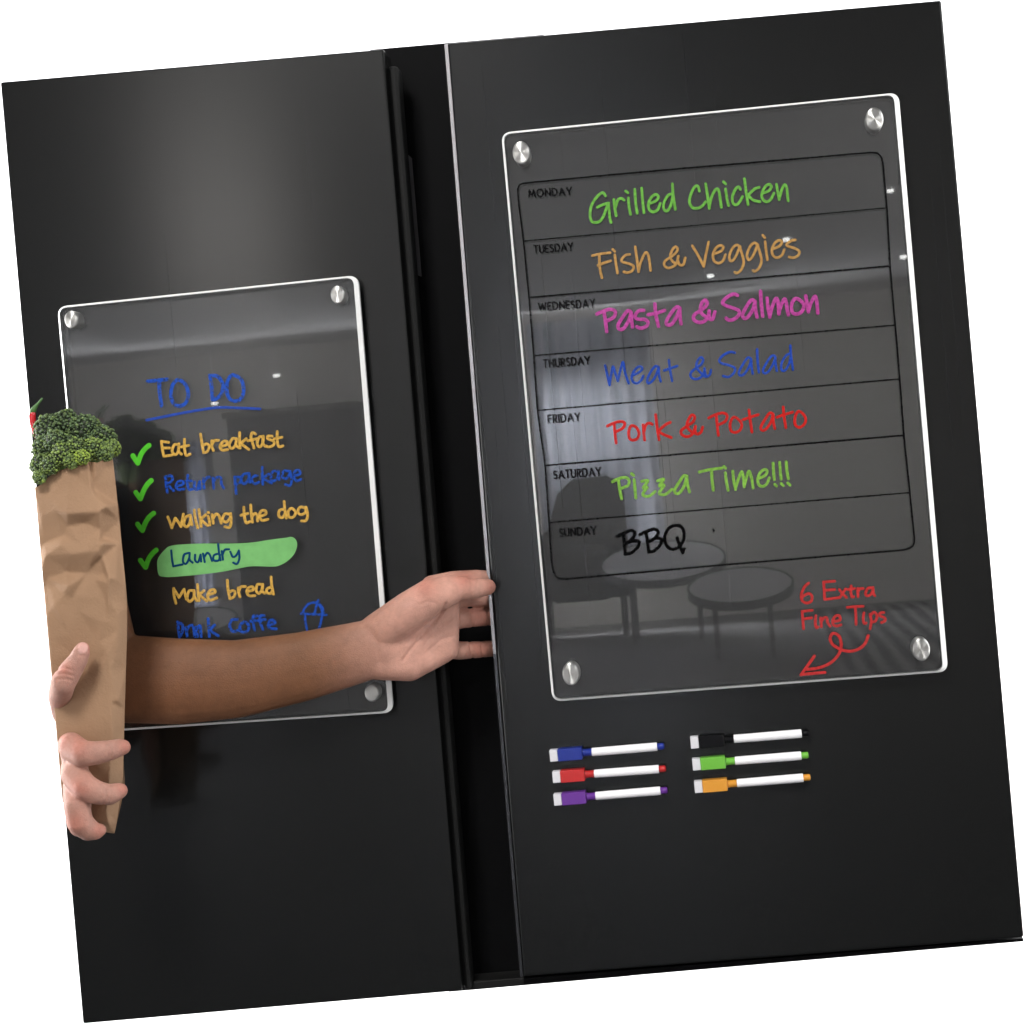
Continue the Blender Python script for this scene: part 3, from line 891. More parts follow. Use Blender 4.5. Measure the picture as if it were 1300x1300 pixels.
make_marker((699.5, 957.5), (844.5, 945.5), srgb(28, 50, 150), 'blue marker pen, topmost of the left three', False)
make_marker((703, 984.3), (846.6, 974), srgb(206, 44, 44), 'red marker pen between the blue and the purple one')
make_marker((704.5, 1013), (848.7, 1001.2), srgb(112, 52, 158), 'purple marker pen, lowest of the left three')
make_marker((877, 941), (1025, 929), (0.003, 0.003, 0.004), 'black marker pen above the light green one', True)
make_marker((879.5, 968.5), (1024.5, 957), srgb(118, 200, 66), 'light green marker pen under the black one')
make_marker((882, 997), (1027, 985), srgb(240, 164, 54), 'orange marker pen, lowest of the right three')

# ------------------------------------------------------------------ paper bag


def xl(y):
    return (y - 104) * 0.0878 - 1.0            # left side of the bag


RIGHT = [(575, 141), (585, 143.5), (620, 147.5), (660, 151.5), (705, 156), (740, 159.5), (765, 161.5), (800, 161.5), (850, 160), (900, 158.5), (960, 157), (985, 156), (1000, 155), (1020, 151.5), (1045, 148), (1060, 145)]
TOPL = [(-40, 628), (44, 618), (58, 606), (70, 598), (90, 592), (112, 586), (121, 587.5), (138, 580), (143, 580.5), (200, 580)]
BOTL = [(-40, 985), (70, 1005), (100, 1034), (118, 1048), (133, 1056.5), (143, 1058), (200, 1056)]


def interp(tab, x):
    if x <= tab[0][0]:
        return tab[0][1]
    for (a, va), (b, vb) in zip(tab, tab[1:]):
        if x <= b:
            return va + (vb - va) * (x - a) / (b - a)
    return tab[-1][1]


BAGY = -0.112
CP = [  # px, py, relief in mm towards the camera
    (20, 560, 0), (100, 560, 1), (120, 560, 2), (170, 560, -14), (40, 610, 0), (72, 600, 2), (90, 600, 5), (112, 588, 5), (114, 588, 0.5), (121, 588, 4), (143, 580, -7),
    (116.5, 620, 5), (118, 620, 0.5), (121.5, 630, 5), (46, 620, 1), (60, 632, 4), (85, 652, 10), (105, 651, 10), (126, 650, 9), (128.5, 650, 4), (137, 643, 5), (148, 640, -8), (152, 660, -9),
    (52, 655, 2), (70, 648, 6), (86, 668, 3), (106, 664, 2), (127, 672, 2), (129, 682, -1), (54, 690, -1), (77, 692, 8), (79, 680, 2), (100, 690, 6), (125, 690, 8), (131, 690, 8), (150, 690, -6),
    (58, 705, 6), (90, 703, 9), (110, 700, 9), (124, 702, 9), (128, 704, 3), (135, 727, 7), (139, 733, 9), (147, 735, 3), (133, 727, 1), (60, 735, 0), (85, 726, 1), (86, 744, 9), (88, 727, 0), (80, 755, 6), (93, 760, 5), (110, 728, 1), (120, 735, 2),
    (137, 740, 8), (137, 760, 6), (134, 760, 3), (158, 745, -5), (161, 770, -7), (62, 775, 3), (70, 770, 6), (100, 775, 5), (130, 790, 5), (137, 790, 4), (150, 800, 0), (162, 800, -9), (150, 780, 1),
    (65, 810, 3), (90, 805, 5), (118, 805, 2), (126, 815, 3), (137, 830, 4), (160, 850, -9), (148, 830, 0), (110, 845, 1), (132, 846, 4), (140, 850, 3), (68, 860, 1), (95, 880, 4), (120, 880, 5), (140, 890, 3), (150, 890, 0), (158.5, 900, -9),
    (75, 920, 1), (100, 920, 4), (125, 925, 4), (143, 930, 2), (157, 950, -9), (80, 960, 1), (110, 970, 3), (140, 970, 1), (155, 1000, -9), (85, 1000, 0), (120, 1000, 1), (138, 1000, 2), (135, 1030, 1), (138, 1045, 2), (148, 1045, -6),
    (110, 1040, -2), (135, 1060, -6), (145, 1060, -8), (70, 1060, -5), (170, 1060, -12), (170, 800, -16), (30, 800, -4), (30, 1080, -5), (170, 1090, -12), (100, 1090, -5)]
vs = [Vector((p[0], p[1])) for p in CP]
res = delaunay_2d_cdt(vs, [], [], 0, 1e-4)
TRI = [tuple(f) for f in res[2]]
TV = [Vector(v) for v in res[0]]
TH = [CP[src[0]][2] for src in res[3]]


def relief(x, y):
    p = Vector((x, y))
    for a, b, c_ in TRI:
        A, B, C_ = TV[a], TV[b], TV[c_]
        d = (B.y - C_.y) * (A.x - C_.x) + (C_.x - B.x) * (A.y - C_.y)
        if abs(d) < 1e-9:
            continue
        l1 = ((B.y - C_.y) * (p.x - C_.x) + (C_.x - B.x) * (p.y - C_.y)) / d
        l2 = ((C_.y - A.y) * (p.x - C_.x) + (A.x - C_.x) * (p.y - C_.y)) / d
        l3 = 1 - l1 - l2
        if min(l1, l2, l3) > -1e-6:
            return l1 * TH[a] + l2 * TH[b] + l3 * TH[c_]
    return 0.0


NU, NV = 64, 230
H = [[0.0] * (NU + 1) for _ in range(NV + 1)]
PXY = [[None] * (NU + 1) for _ in range(NV + 1)]
for j in range(NV + 1):
    for i in range(NU + 1):
        u = i / NU
        y0 = 575 + 490 * j / NV
        x = xl(y0) + (interp(RIGHT, y0) - xl(y0)) * u
        yt, yb = interp(TOPL, x), interp(BOTL, x)
        y = yt + (yb - yt) * j / NV
        x = xl(y) + (interp(RIGHT, y) - xl(y)) * u
        PXY[j][i] = (x, y)
        H[j][i] = relief(x, y)
for _ in range(1):                              # soften the folds a little
    H2 = [r[:] for r in H]
    for j in range(1, NV):
        for i in range(1, NU):
            H2[j][i] = (H[j][i] * 2 + H[j - 1][i] + H[j + 1][i] + H[j][i - 1] + H[j][i + 1]) / 6
    H = H2
bm = bmesh.new()
FV = []
BK = -0.056
for j in range(NV + 1):
    row = []
    for i in range(NU + 1):
        x, y = PXY[j][i]
        h = H[j][i]
        q = Vector((x * 0.03, y * 0.03, 0))
        h += 0.7 * noise.noise(q) + 0.22 * noise.noise(q * 3.1) + 0.10 * noise.noise(q * 9)
        row.append(bm.verts.new(at(x, y, BAGY - h * 0.001 * 0.95)))
    FV.append(row)
for j in range(NV):
    for i in range(NU):
        bm.faces.new((FV[j][i], FV[j][i + 1], FV[j + 1][i + 1], FV[j + 1][i]))
# sides and back run straight back from the front face
fl = [FV[j][0] for j in range(NV + 1)]
fr_ = [FV[j][NU] for j in range(NV + 1)]
bl = [bm.verts.new((v.co.x + 0.030, BK, v.co.z)) for v in fl]
br = [bm.verts.new((v.co.x - 0.022, BK, v.co.z)) for v in fr_]
for j in range(NV):
    bm.faces.new((fl[j], fl[j + 1], bl[j + 1], bl[j]))
    bm.faces.new((fr_[j], br[j], br[j + 1], fr_[j + 1]))
    bm.faces.new((bl[j], bl[j + 1], br[j + 1], br[j]))
bm.faces.new([FV[NV][i] for i in range(NU + 1)] + [br[NV], bl[NV]])
bmesh.ops.recalc_face_normals(bm, faces=bm.faces)


def paper_mat():
    m = simple('kraft_paper', srgb(148, 117, 91), 0.75, noise_amt=0.10, nscale=25, bump=0.25, bscale=600, spec=0.25)
    return m


M_KRAFT = paper_mat()
bag = obj('paper_bag', bm, M_KRAFT, smooth=True)
tag(bag, 'creased brown paper grocery bag hugged by a hand at the left edge', 'paper bag')

# ------------------------------------------------------------------ broccoli and chilli in the bag


def broc_mat():
    m, nt, b, out = new_mat('broccoli_buds')
    at_ = nt.nodes.new('ShaderNodeAttribute')
    at_.attribute_name = 'tint'
    at_.attribute_type = 'GEOMETRY'
    nt.links.new(at_.outputs['Color'], b.inputs['Base Color'])
    b.inputs['Roughness'].default_value = 0.55
    b.inputs['Specular IOR Level'].default_value = 0.35
    return m


M_BROC = broc_mat()
M_STALK = simple('broccoli_stalk', srgb(126, 150, 92), 0.5, noise_amt=0.2, nscale=60)
ICO = bmesh.new()
bmesh.ops.create_icosphere(ICO, subdivisions=1, radius=1.0)
ICV = [v.co.copy() for v in ICO.verts]
ICF = [tuple(v.index for v in f.verts) for f in ICO.faces]
ICO.free()

broc = empty('broccoli', at(95, 600, -0.087), 'dark green broccoli head sticking out of the paper bag', 'broccoli')


def lobe(cx, cy, r, y, lime):
    c0 = at(cx, cy, y)
    u = U(y)
    R = r * u
    verts, faces, cols = [], [], []

    def ball(c, rad, col, sq=1.0, rot=None):
        b0 = len(verts)
        for v in ICV:
            verts.append((c.x + v.x * rad, c.y + v.y * rad * sq, c.z + v.z * rad))
            cols.append(col)
        for f in ICF:
            faces.append(tuple(b0 + q for q in f))
    n = int(64 + 0.62 * r * r)
    ga = PI * (3 - math.sqrt(5))
    core = srgb(34, 44, 26)
    # dark inner dome
    for q in range(60):
        zz = 1 - 2 * (q + .5) / 60
        rr = math.sqrt(1 - zz * zz)
        d = Vector((rr * math.cos(q * ga), rr * math.sin(q * ga), zz))
        ball(c0 + d * R * 0.62, R * 0.30, core)
    for q in range(n):
        zz = 1 - 2 * (q + .5) / n
        rr = math.sqrt(1 - zz * zz)
        d = Vector((rr * math.cos(q * ga), rr * math.sin(q * ga), zz))
        d = (d + Vector((random.uniform(-.12, .12), random.uniform(-.12, .12), random.uniform(-.12, .12)))).normalized()
        nz = noise.noise(d * 2.6 + Vector((cx, cy, 0)))
        rad = R * (0.90 + 0.20 * nz)
        t = random.random()
        g = max(0.0, min(1.0, lime * (0.7 + 0.8 * nz) + random.uniform(-.2, .2)))
        a = Vector(srgb(74, 92, 62)) * (0.6 + 0.9 * t)
        b_ = Vector(srgb(136, 156, 58)) * (0.6 + 0.8 * t)
        col = a.lerp(b_, g)
        ball(c0 + d * rad, u * random.uniform(1.25, 2.3), (col.x, col.y, col.z), 1.0)
    me = bpy.data.meshes.new('floret')
    me.from_pydata(verts, [], faces)
    ca = me.attributes.new('tint', 'FLOAT_COLOR', 'POINT')
    for i_, c_ in enumerate(cols):
        ca.data[i_].color = (c_[0], c_[1], c_[2], 1)
    me.materials.append(M_BROC)
    for p in me.polygons:
        p.use_smooth = True
    o = bpy.data.objects.new('floret', me)
    COL.objects.link(o)
    o.parent = broc
    o.matrix_parent_inverse = Matrix.Translation(-broc.location)


for a_ in ((62, 546, 21, -.090, .1), (84, 540, 22, -.082, .12), (108, 547, 23, -.084, .1), (130, 557, 19, -.086, .15), (142, 569, 12, -.092, .55),
           (57, 570, 17, -.104, .15), (72, 562, 17, -.110, .15), (80, 577, 16, -.117, .5), (96, 570, 15, -.112, .35), (104, 580, 10, -.119, .95),
           (120, 570, 15, -.108, .45), (133, 575, 12, -.108, .35), (52, 590, 15, -.112, .3), (64, 590, 13, -.118, .35), (50, 606, 9, -.120, .4), (90, 585, 10, -.120, .55)):
    lobe(*a_)
bm = bmesh.new()
st = [at(100, 600, -.082), at(102, 640, -.082)]
for kx, ky, r0 in ((100, 590, 12), (120, 580, 8), (128, 576, 6), (72, 600, 9)):
    A, B = at(kx, ky - 8, -.092), at(100, 650, -.080)
    d = (B - A)
    q = d.to_track_quat('Z', 'Y').to_matrix().to_4x4()
    bmesh.ops.create_cone(bm, cap_ends=True, segments=14, radius1=r0 * U0, radius2=r0 * U0 * 1.1, depth=d.length, matrix=Matrix.Translation((A + B) / 2) @ q)
obj('stalk', bm, M_STALK, broc, smooth=True)

chili = empty('chili_pepper', at(41, 540, -.087), 'red pepper with a green stem beside the broccoli at the left edge', 'pepper')


def tube(bm, pts, n=14):
    prev = None
    for i, (p, r) in enumerate(pts):
        a = pts[max(0, i - 1)][0]
        b = pts[min(len(pts) - 1, i + 1)][0]
        d = (b - a).normalized()
        s = d.cross(Vector((0, 1, 0))).normalized()
        t = d.cross(s).normalized()
        ring = [bm.verts.new(p + s * r * math.cos(2 * PI * k / n) + t * r * math.sin(2 * PI * k / n)) for k in range(n)]
        if prev:
            for k in range(n):
                bm.faces.new((prev[k], prev[(k + 1) % n], ring[(k + 1) % n], ring[k]))
        else:
            bm.faces.new(ring[::-1])
        prev = ring
    bm.faces.new(prev)
    bmesh.ops.recalc_face_normals(bm, faces=bm.faces)


bm = bmesh.new()
u_ = U(-.087)
tube(bm, [(at(x, y, -.087), r * u_) for x, y, r in ((42, 521, 2), (41.5, 523, 3.8), (41, 528, 4.6), (41.5, 536, 4.6), (44, 546, 4), (47, 556, 3))])
obj('pepper_body', bm, simple('red_pepper_skin', srgb(186, 24, 34), 0.2), chili, smooth=True)
bm = bmesh.new()
tube(bm, [(at(x, y, -.087), r * u_) for x, y, r in ((40, 526, 3.6), (42, 521, 4.2), (44.5, 517, 3.0), (48, 512.5, 1.7), (52, 508, 1.4), (53.5, 505.5, 1.6))])
obj('stem', bm, simple('green_stem', srgb(66, 104, 48), 0.5), chili, smooth=True)

# ------------------------------------------------------------------ person: two bare arms
SPH = bmesh.new()
bmesh.ops.create_icosphere(SPH, subdivisions=3, radius=1.0)
SPV = [v.co.copy() for v in SPH.verts]
SPF = [tuple(v.index for v in f.verts) for f in SPH.faces]
SPH.free()
pv, pf = [], []


def blob(c, rx_, ry_=None, rz_=None):
    ry_ = rx_ if ry_ is None else ry_
    rz_ = rx_ if rz_ is None else rz_
    b0 = len(pv)
    for v in SPV:
        pv.append((c.x + v.x * rx_, c.y + v.y * ry_, c.z + v.z * rz_))
    for f in SPF:
        pf.append(tuple(b0 + q for q in f))


def limb(pts, flat=1.0):
    """tapered limb through (px, py, depth, radius px); flat squeezes it in depth"""
    for (a, b) in zip(pts, pts[1:]):
        L = math.hypot(b[0] - a[0], b[1] - a[1]) + abs(b[2] - a[2]) / U0
        n = max(2, int(L / (0.12 * max(3, min(a[3], b[3])))))
        for k in range(n + 1):
            t = k / n
            x, y, d, r = [a[q] + (b[q] - a[q]) * t for q in range(4)]
            R = r * U(d)
            blob(at(x, y, d), R, R * flat, R)


# reaching left arm (palm to the camera, thumb on the door front)
limb([(112, 650, -.037, 42), (116, 760, -.037, 46), (126, 846, -.037, 56), (160, 862, -.037, 58.5), (230, 865, -.0375, 56.5), (300, 862, -.0375, 51), (380, 847, -.0375, 45.5), (440, 832, -.0375, 41), (478, 822, -.0375, 38)], 0.56)
# palm
for k in range(10):
    t = k / 9
    limb([(478 + 4 * t, 800 + 42 * t, -.036, 22), (520, 770 + 76 * t, -.032, 21 - 1.5 * t), (568, 752 + 72 * t, -.022, 17 - 2 * t)], 0.95)
limb([(490, 800, -.040, 24), (520, 776, -.044, 26), (548, 757, -.044, 24), (570, 750, -.040, 19)], 0.85)      # ball of the thumb
limb([(566, 748, -.040, 18.5), (585, 746, -.036, 15.5), (598, 747.5, -.031, 14.0), (612, 746, -.024, 12.0), (619.5, 745.2, -.0185, 10.6), (621.5, 745, -.0175, 8.5)], 0.9)   # thumb
limb([(500, 846, -.036, 17), (540, 838, -.030, 17), (562, 828, -.022, 15)], 0.9)        # heel under the little finger
limb([(548, 744, -.018, 14), (575, 738, -.014, 13.5), (604, 735.5, -.004, 12.6), (625, 736, .0165, 11.6), (642, 740, .019, 10.5), (653, 744, .017, 9)])     # index
limb([(560, 766, -.018, 14), (588, 758.5, -.010, 12), (608, 759, .002, 11.2), (626, 759, .018, 10.6), (646, 760, .020, 10), (656, 762, .0175, 8.6)])       # middle
limb([(562, 790, -.018, 14), (586, 785.5, -.009, 12.6), (605, 784, .004, 12.0), (626, 783, .018, 11.2), (645, 782, .020, 10), (654, 781, .0175, 8.6)])     # ring
limb([(560, 822, -.018, 13.5), (583, 826, -.010, 12.0), (602, 825, .003, 11.2), (625, 823.5, .017, 10.4), (641, 821, .019, 9), (648, 819, .017, 7.8)])     # little
# right hand hugging the bag
HB = -.166
limb([(105, 823.5, -.132, 9.5), (103.5, 828, -.132, 11.6), (98.5, 839, -.132, 13.2), (90, 851, -.132, 15.4), (80, 867, -.131, 17.0), (76, 883, -.112, 16), (80, 905, -.086, 15)], 0.85)     # thumb
limb([(156.5, 948.5, -.128, 10.3), (152, 949, -.129, 11.8), (140, 952.5, -.133, 13.6), (122, 956, -.136, 15.8), (106, 957, -.137, 17.5), (92, 949, -.130, 18.5), (89, 944, -.100, 17)], 0.9)       # index
limb([(153, 1003.5, -.128, 10.0), (149, 1005, -.130, 11.8), (138, 1009, -.134, 14.2), (122, 1006, -.137, 16), (108, 999, -.138, 17.5), (95, 984, -.131, 18.5), (93, 972, -.100, 17)], 0.9)        # middle
limb([(127.5, 1053.5, -.124, 8.5), (121, 1055.5, -.126, 11.5), (111, 1052.5, -.130, 15.5), (101, 1043, -.134, 17.5), (98, 1025, -.134, 18), (97, 1005, -.124, 18), (96, 995, -.100, 17)], 0.9)      # ring
limb([(106, 1048, -.112, 9), (100, 1050, -.117, 13), (99, 1032, -.114, 14), (98, 1015, -.100, 15)], 0.9)         # little, behind
limb([(93, 958, -.117, 17), (98, 985, -.120, 16.5), (101, 1020, -.120, 16), (100, 1045, -.117, 15)], 0.9)       # web between the fingers
limb([(86, 915, -.086, 16), (94, 960, -.100, 18), (98, 1005, -.102, 18)], 1.0)
limb([(94, 930, -.080, 20), (100, 948, -.060, 22), (106, 930, -.046, 24), (116, 890, -.040, 28)], 1.0)           # palm and wrist going back along the bag
me = bpy.data.meshes.new('person')
me.from_pydata(pv, [], pf)
tmp = bpy.data.objects.new('person', me)
COL.objects.link(tmp)
rm = tmp.modifiers.new('r', 'REMESH')
rm.mode = 'VOXEL'
rm.voxel_size = 0.00095
rm.adaptivity = 0
sm = tmp.modifiers.new('s', 'SMOOTH')
sm.factor = 0.5
sm.iterations = 18
dg = bpy.context.evaluated_depsgraph_get()
me2 = bpy.data.meshes.new_from_object(tmp.evaluated_get(dg))
bpy.data.objects.remove(tmp)
me2.name = 'person'
person = bpy.data.objects.new('person', me2)
COL.objects.link(person)
tag(person, 'bare arms of a person, one hand pulling the right door, the other hugging the bag', 'person')

CRE = [  # creases: polyline in photo pixels, depth mm, width px
    ([(566, 767), (560, 778), (551, 790), (541, 801), (532, 813), (520, 826), (512, 838)], 0.9, 2.2), ([(574, 785), (562, 792), (548, 806), (540, 818)], 0.45, 2.0),
    ([(575, 808), (560, 812), (545, 826)], 0.4, 2.0), ([(553, 766), (543, 764), (533, 767)], 0.4, 1.8),
    ([(598, 776), (599, 784), (600, 795)], 0.5, 1.6), ([(619, 776), (620, 794)], 0.4, 1.5), ([(596, 815), (598, 825), (600, 836)], 0.5, 1.6), ([(611, 814), (613, 834)], 0.4, 1.5),
    ([(477, 790), (474, 800), (478, 815), (482, 840)], 0.35, 3), ([(597, 734), (599, 744), (597, 760)], 0.3, 1.8), ([(606, 736), (608, 753)], 0.25, 1.6),
    ([(69, 851), (80, 847.5), (93, 851)], 0.55, 1.4), ([(71, 856), (82, 855), (93, 858)], 0.5, 1.4), ([(72, 862), (84, 862), (91, 864)], 0.45, 1.4),
    ([(95, 826.5), (99, 832), (108, 832.5)], 0.30, 1.2),
    ([(136, 941), (138, 950), (137, 962)], 0.5, 1.8), ([(140, 941), (142, 950), (141, 961)], 0.45, 1.6), ([(104, 942), (103, 956), (105, 970)], 0.2, 3), ([(134, 999), (135, 1010), (132, 1022)], 0.5, 1.8), ([(139, 997), (141, 1008), (138, 1020)], 0.45, 1.6),
    ([(108, 1042), (104, 1052), (103, 1064)], 0.22, 1.8)]


def seg_d(p, a, b):
    ax, ay = a
    bx, by = b
    dx, dy = bx - ax, by - ay
    t = max(0, min(1, ((p[0] - ax) * dx + (p[1] - ay) * dy) / (dx * dx + dy * dy + 1e-9)))
    return math.hypot(p[0] - ax - dx * t, p[1] - ay - dy * t)


REDS = [(160, 948, 9), (158, 1002, 9), (127, 1054, 10), (112, 820, 9), (625, 745, 10), (610, 783, 16), (610, 825, 16), (80, 850, 10), (100, 948, 14), (100, 1000, 15), (95, 1045, 14), (540, 745, 14), (75, 940, 16), (590, 735, 14)]
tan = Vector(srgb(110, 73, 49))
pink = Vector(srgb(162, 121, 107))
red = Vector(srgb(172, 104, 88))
nail = Vector(srgb(192, 148, 138))
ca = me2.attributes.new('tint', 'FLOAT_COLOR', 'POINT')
nrm = [v.normal.copy() for v in me2.vertices]
for v in me2.vertices:
    n_ = nrm[v.index]
    p = px_of(v.co)
    near_bag = p[0] < 170 and (v.co.y < -0.075 or p[1] > 925)
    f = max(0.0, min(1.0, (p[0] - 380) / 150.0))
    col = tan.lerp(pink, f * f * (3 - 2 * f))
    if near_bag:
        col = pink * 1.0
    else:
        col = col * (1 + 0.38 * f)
    k = 0
    for rxp, ryp, rr in REDS:
        k = max(k, math.exp(-((p[0] - rxp) ** 2 + (p[1] - ryp) ** 2) / (rr * rr)))
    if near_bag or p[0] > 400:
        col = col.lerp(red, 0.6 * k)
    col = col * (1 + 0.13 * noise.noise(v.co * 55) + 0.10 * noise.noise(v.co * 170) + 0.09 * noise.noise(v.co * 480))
    if near_bag and abs(p[0] - 105) < 12 and n_.y < -0.15:       # thumb nail
        q = Vector((p[0] - 105.2, p[1] - 822.5))
        ax_ = Vector((0.42, -0.9)).normalized()
        t, s_ = q.dot(ax_), q.dot(Vector((ax_.y, -ax_.x)))
        e = (t / 8.6) ** 2 + (s_ / 7.0) ** 2
        if e < 1:
            col = nail.lerp(col, max(0, e * 1.6 - 0.9))
        if e < 1.5:
            v.co -= n_ * 0.00035 * math.exp(-((e - 1.1) / 0.25) ** 2)
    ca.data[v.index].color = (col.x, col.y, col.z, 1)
    if n_.y < 0.25:
        dsp = 0.0
        for poly, dep, wd in CRE:
            if not (min(q[0] for q in poly) - 8 < p[0] < max(q[0] for q in poly) + 8 and min(q[1] for q in poly) - 8 < p[1] < max(q[1] for q in poly) + 8):
                continue
            d = min(seg_d(p, a, b) for a, b in zip(poly, poly[1:]))
            dsp += dep * math.exp(-(d / wd) ** 2)
        v.co -= n_ * dsp * 0.00125
for p in me2.polygons:
    p.use_smooth = True


def skin_mat():
    m, nt, b, out = new_mat('skin')
    a = nt.nodes.new('ShaderNodeAttribute')
    a.attribute_name = 'tint'
    nt.links.new(a.outputs['Color'], b.inputs['Base Color'])
    b.inputs['Roughness'].default_value = 0.58
    b.inputs['Specular IOR Level'].default_value = 0.28
    b.inputs['Subsurface Weight'].default_value = 0.10
    b.inputs['Subsurface Radius'].default_value = (1.0, 0.35, 0.2)
    b.inputs['Subsurface Scale'].default_value = 0.004
    tc = nt.nodes.new('ShaderNodeTexCoord')
    n = nt.nodes.new('ShaderNodeTexVoronoi')
    n.inputs['Scale'].default_value = 900
    nt.links.new(tc.outputs['Object'], n.inputs['Vector'])
    n2 = nt.nodes.new('ShaderNodeTexNoise')
    n2.inputs['Scale'].default_value = 180
    n2.inputs['Detail'].default_value = 5
    nt.links.new(tc.outputs['Object'], n2.inputs['Vector'])
    ad = nt.nodes.new('ShaderNodeMath')
    nt.links.new(n.outputs['Distance'], ad.inputs[0])
    nt.links.new(n2.outputs['Fac'], ad.inputs[1])
    bp = nt.nodes.new('ShaderNodeBump')
    bp.inputs['Strength'].default_value = 0.35
    bp.inputs['Distance'].default_value = 0.0006
    nt.links.new(ad.outputs[0], bp.inputs['Height'])
    nt.links.new(bp.outputs['Normal'], b.inputs['Normal'])
    return m


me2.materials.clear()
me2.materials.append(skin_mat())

bm = bmesh.new()
u_ = U(-.037)
tube(bm, [(at(x, y, -.037), r * u_) for x, y, r in ((104, 622, 20), (104, 624, 37), (106, 640, 40), (108, 668, 41), (109, 690, 42), (109, 691, 39), (108, 680, 36))], 40)
slv = obj('sleeve', bm, simple('grey_cotton', (0.10, 0.10, 0.11), 0.9, noise_amt=0.1, nscale=200, bump=0.3, bscale=900), None, smooth=True)
slv.parent = person

# ------------------------------------------------------------------ the room seen only as a reflection
M_SHEER, nt, b, out = new_mat('sheer_curtain')
nt.nodes.remove(b)
tl = nt.nodes.new('ShaderNodeBsdfTranslucent')
tl.inputs[0].default_value = (0.80, 0.82, 0.90, 1)
df = nt.nodes.new('ShaderNodeBsdfDiffuse')
df.inputs[0].default_value = (0.75, 0.77, 0.82, 1)
tc = nt.nodes.new('ShaderNodeTexCoord')
mp = nt.nodes.new('ShaderNodeMapping')
mp.inputs['Scale'].default_value = (14, 0.6, 0.25)
nt.links.new(tc.outputs['Object'], mp.inputs['Vector'])
cn = nt.nodes.new('ShaderNodeTexNoise')
cn.inputs['Scale'].default_value = 1.0
cn.inputs['Detail'].default_value = 3
nt.links.new(mp.outputs[0], cn.inputs['Vector'])
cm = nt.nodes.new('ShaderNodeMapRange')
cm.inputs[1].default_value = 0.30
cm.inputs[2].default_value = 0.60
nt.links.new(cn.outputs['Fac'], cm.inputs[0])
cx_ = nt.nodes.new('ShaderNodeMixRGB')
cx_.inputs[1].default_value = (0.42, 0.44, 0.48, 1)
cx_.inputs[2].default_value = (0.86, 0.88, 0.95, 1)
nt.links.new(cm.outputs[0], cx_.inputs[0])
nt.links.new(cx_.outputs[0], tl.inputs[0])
ms = nt.nodes.new('ShaderNodeMixShader')
ms.inputs[0].default_value = 0.25
nt.links.new(tl.outputs[0], ms.inputs[1])
nt.links.new(df.outputs[0], ms.inputs[2])
nt.links.new(ms.outputs[0], out.inputs[0])
M_DARKF = simple('dark_upholstery', (0.20, 0.195, 0.18), 0.9)
M_TABLE = simple('pale_table_top', (0.80, 0.80, 0.80), 0.5)
M_LEG = simple('table_leg_metal', (0.24, 0.235, 0.23), 0.5)


def curtain(x0, y0, x1, y1, D, label, power):
    """gathered sheer curtain in front of daylight"""
    A, B = at_mirror(x0, y0, D), at_mirror(x1, y1, D)
    xa, xb = min(A.x, B.x), max(A.x, B.x)
    zt, zb = max(A.z, B.z), min(A.z, B.z)
    yy = -D
    root = empty('curtain', ((xa + xb) / 2, yy, zb), label, 'curtain')
    bm = bmesh.new()
    N = 150
    prev = None
    for i in range(N + 1):
        t = i / N
        x = xa + (xb - xa) * t
        off = 0.05 * math.sin(t * 46 + 2 * noise.noise(Vector((t * 5, x0, 0)))) * (0.5 + noise.noise(Vector((t * 7, 3, x0))) ** 2 + .4)
        col_ = [bm.verts.new((x + 0.01 * noise.noise(Vector((t * 9, q, 0))), yy + off * (0.6 + 0.4 * q / 6), zt + (zb - zt) * q / 6)) for q in range(7)]
        if prev:
            for q in range(6):
                bm.faces.new((prev[q], col_[q], col_[q + 1], prev[q + 1]))
        prev = col_
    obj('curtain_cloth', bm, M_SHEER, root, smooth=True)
    bm = bmesh.new()
    w_ = xb - xa
    h_ = zt - zb
    for fx in (0.05, 0.40, 0.70):
        box(bm, (xa + w_ * fx, yy - 0.16, zb + h_ * 0.02), (xa + w_ * (fx + 0.05), yy - 0.12, zt - h_ * .22))
    box(bm, (xa, yy - 0.165, zt - h_ * .24), (xb, yy - 0.115, zt - h_ * .02))
    box(bm, (xa, yy - 0.1655, zb + h_ * .42), (xb, yy - 0.1155, zb + h_ * .46))
    obj('window_frame', bm, M_LEG, root)
    lx = (xa + xb) / 2 * (1 + 0.34 / (D + CAMD))
    area('window_daylight', (lx, yy - 0.34, (zt + zb) / 2), (lx, yy, (zt + zb) / 2), (w_ - 0.1), power * w_ * h_, (0.93, 0.95, 1.0), h_ * 0.80)


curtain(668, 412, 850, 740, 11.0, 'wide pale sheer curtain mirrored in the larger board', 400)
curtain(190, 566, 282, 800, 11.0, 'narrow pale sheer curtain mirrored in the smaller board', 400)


A_, B_ = at_mirror(288, 532, 11.3), at_mirror(475, 800, 11.3)  # dark panel added to darken the reflection in the smaller board
bm = bmesh.new()
box(bm, (min(A_.x, B_.x), -11.6, ZF + 0.002), (max(A_.x, B_.x), -11.3, max(A_.z, B_.z)))
dpan = empty('darkening_panel', ((A_.x + B_.x) / 2, -11.45, ZF), 'added dark panel that darkens the wall mirrored in the smaller board', 'cabinet')
obj('darkening_panel_body', bm, simple('darkening_panel_surface', (0.10, 0.096, 0.09), 0.7, noise_amt=0.15, nscale=4), dpan, bevel=0.01)
bm = bmesh.new()
box(bm, (min(A_.x, B_.x) - 0.02, -11.62, max(A_.z, B_.z) + 0.001), (max(A_.x, B_.x) + 0.02, -11.27, max(A_.z, B_.z) + 0.04))
obj('darkening_panel_top', bm, M_DARKF, dpan, bevel=0.005)


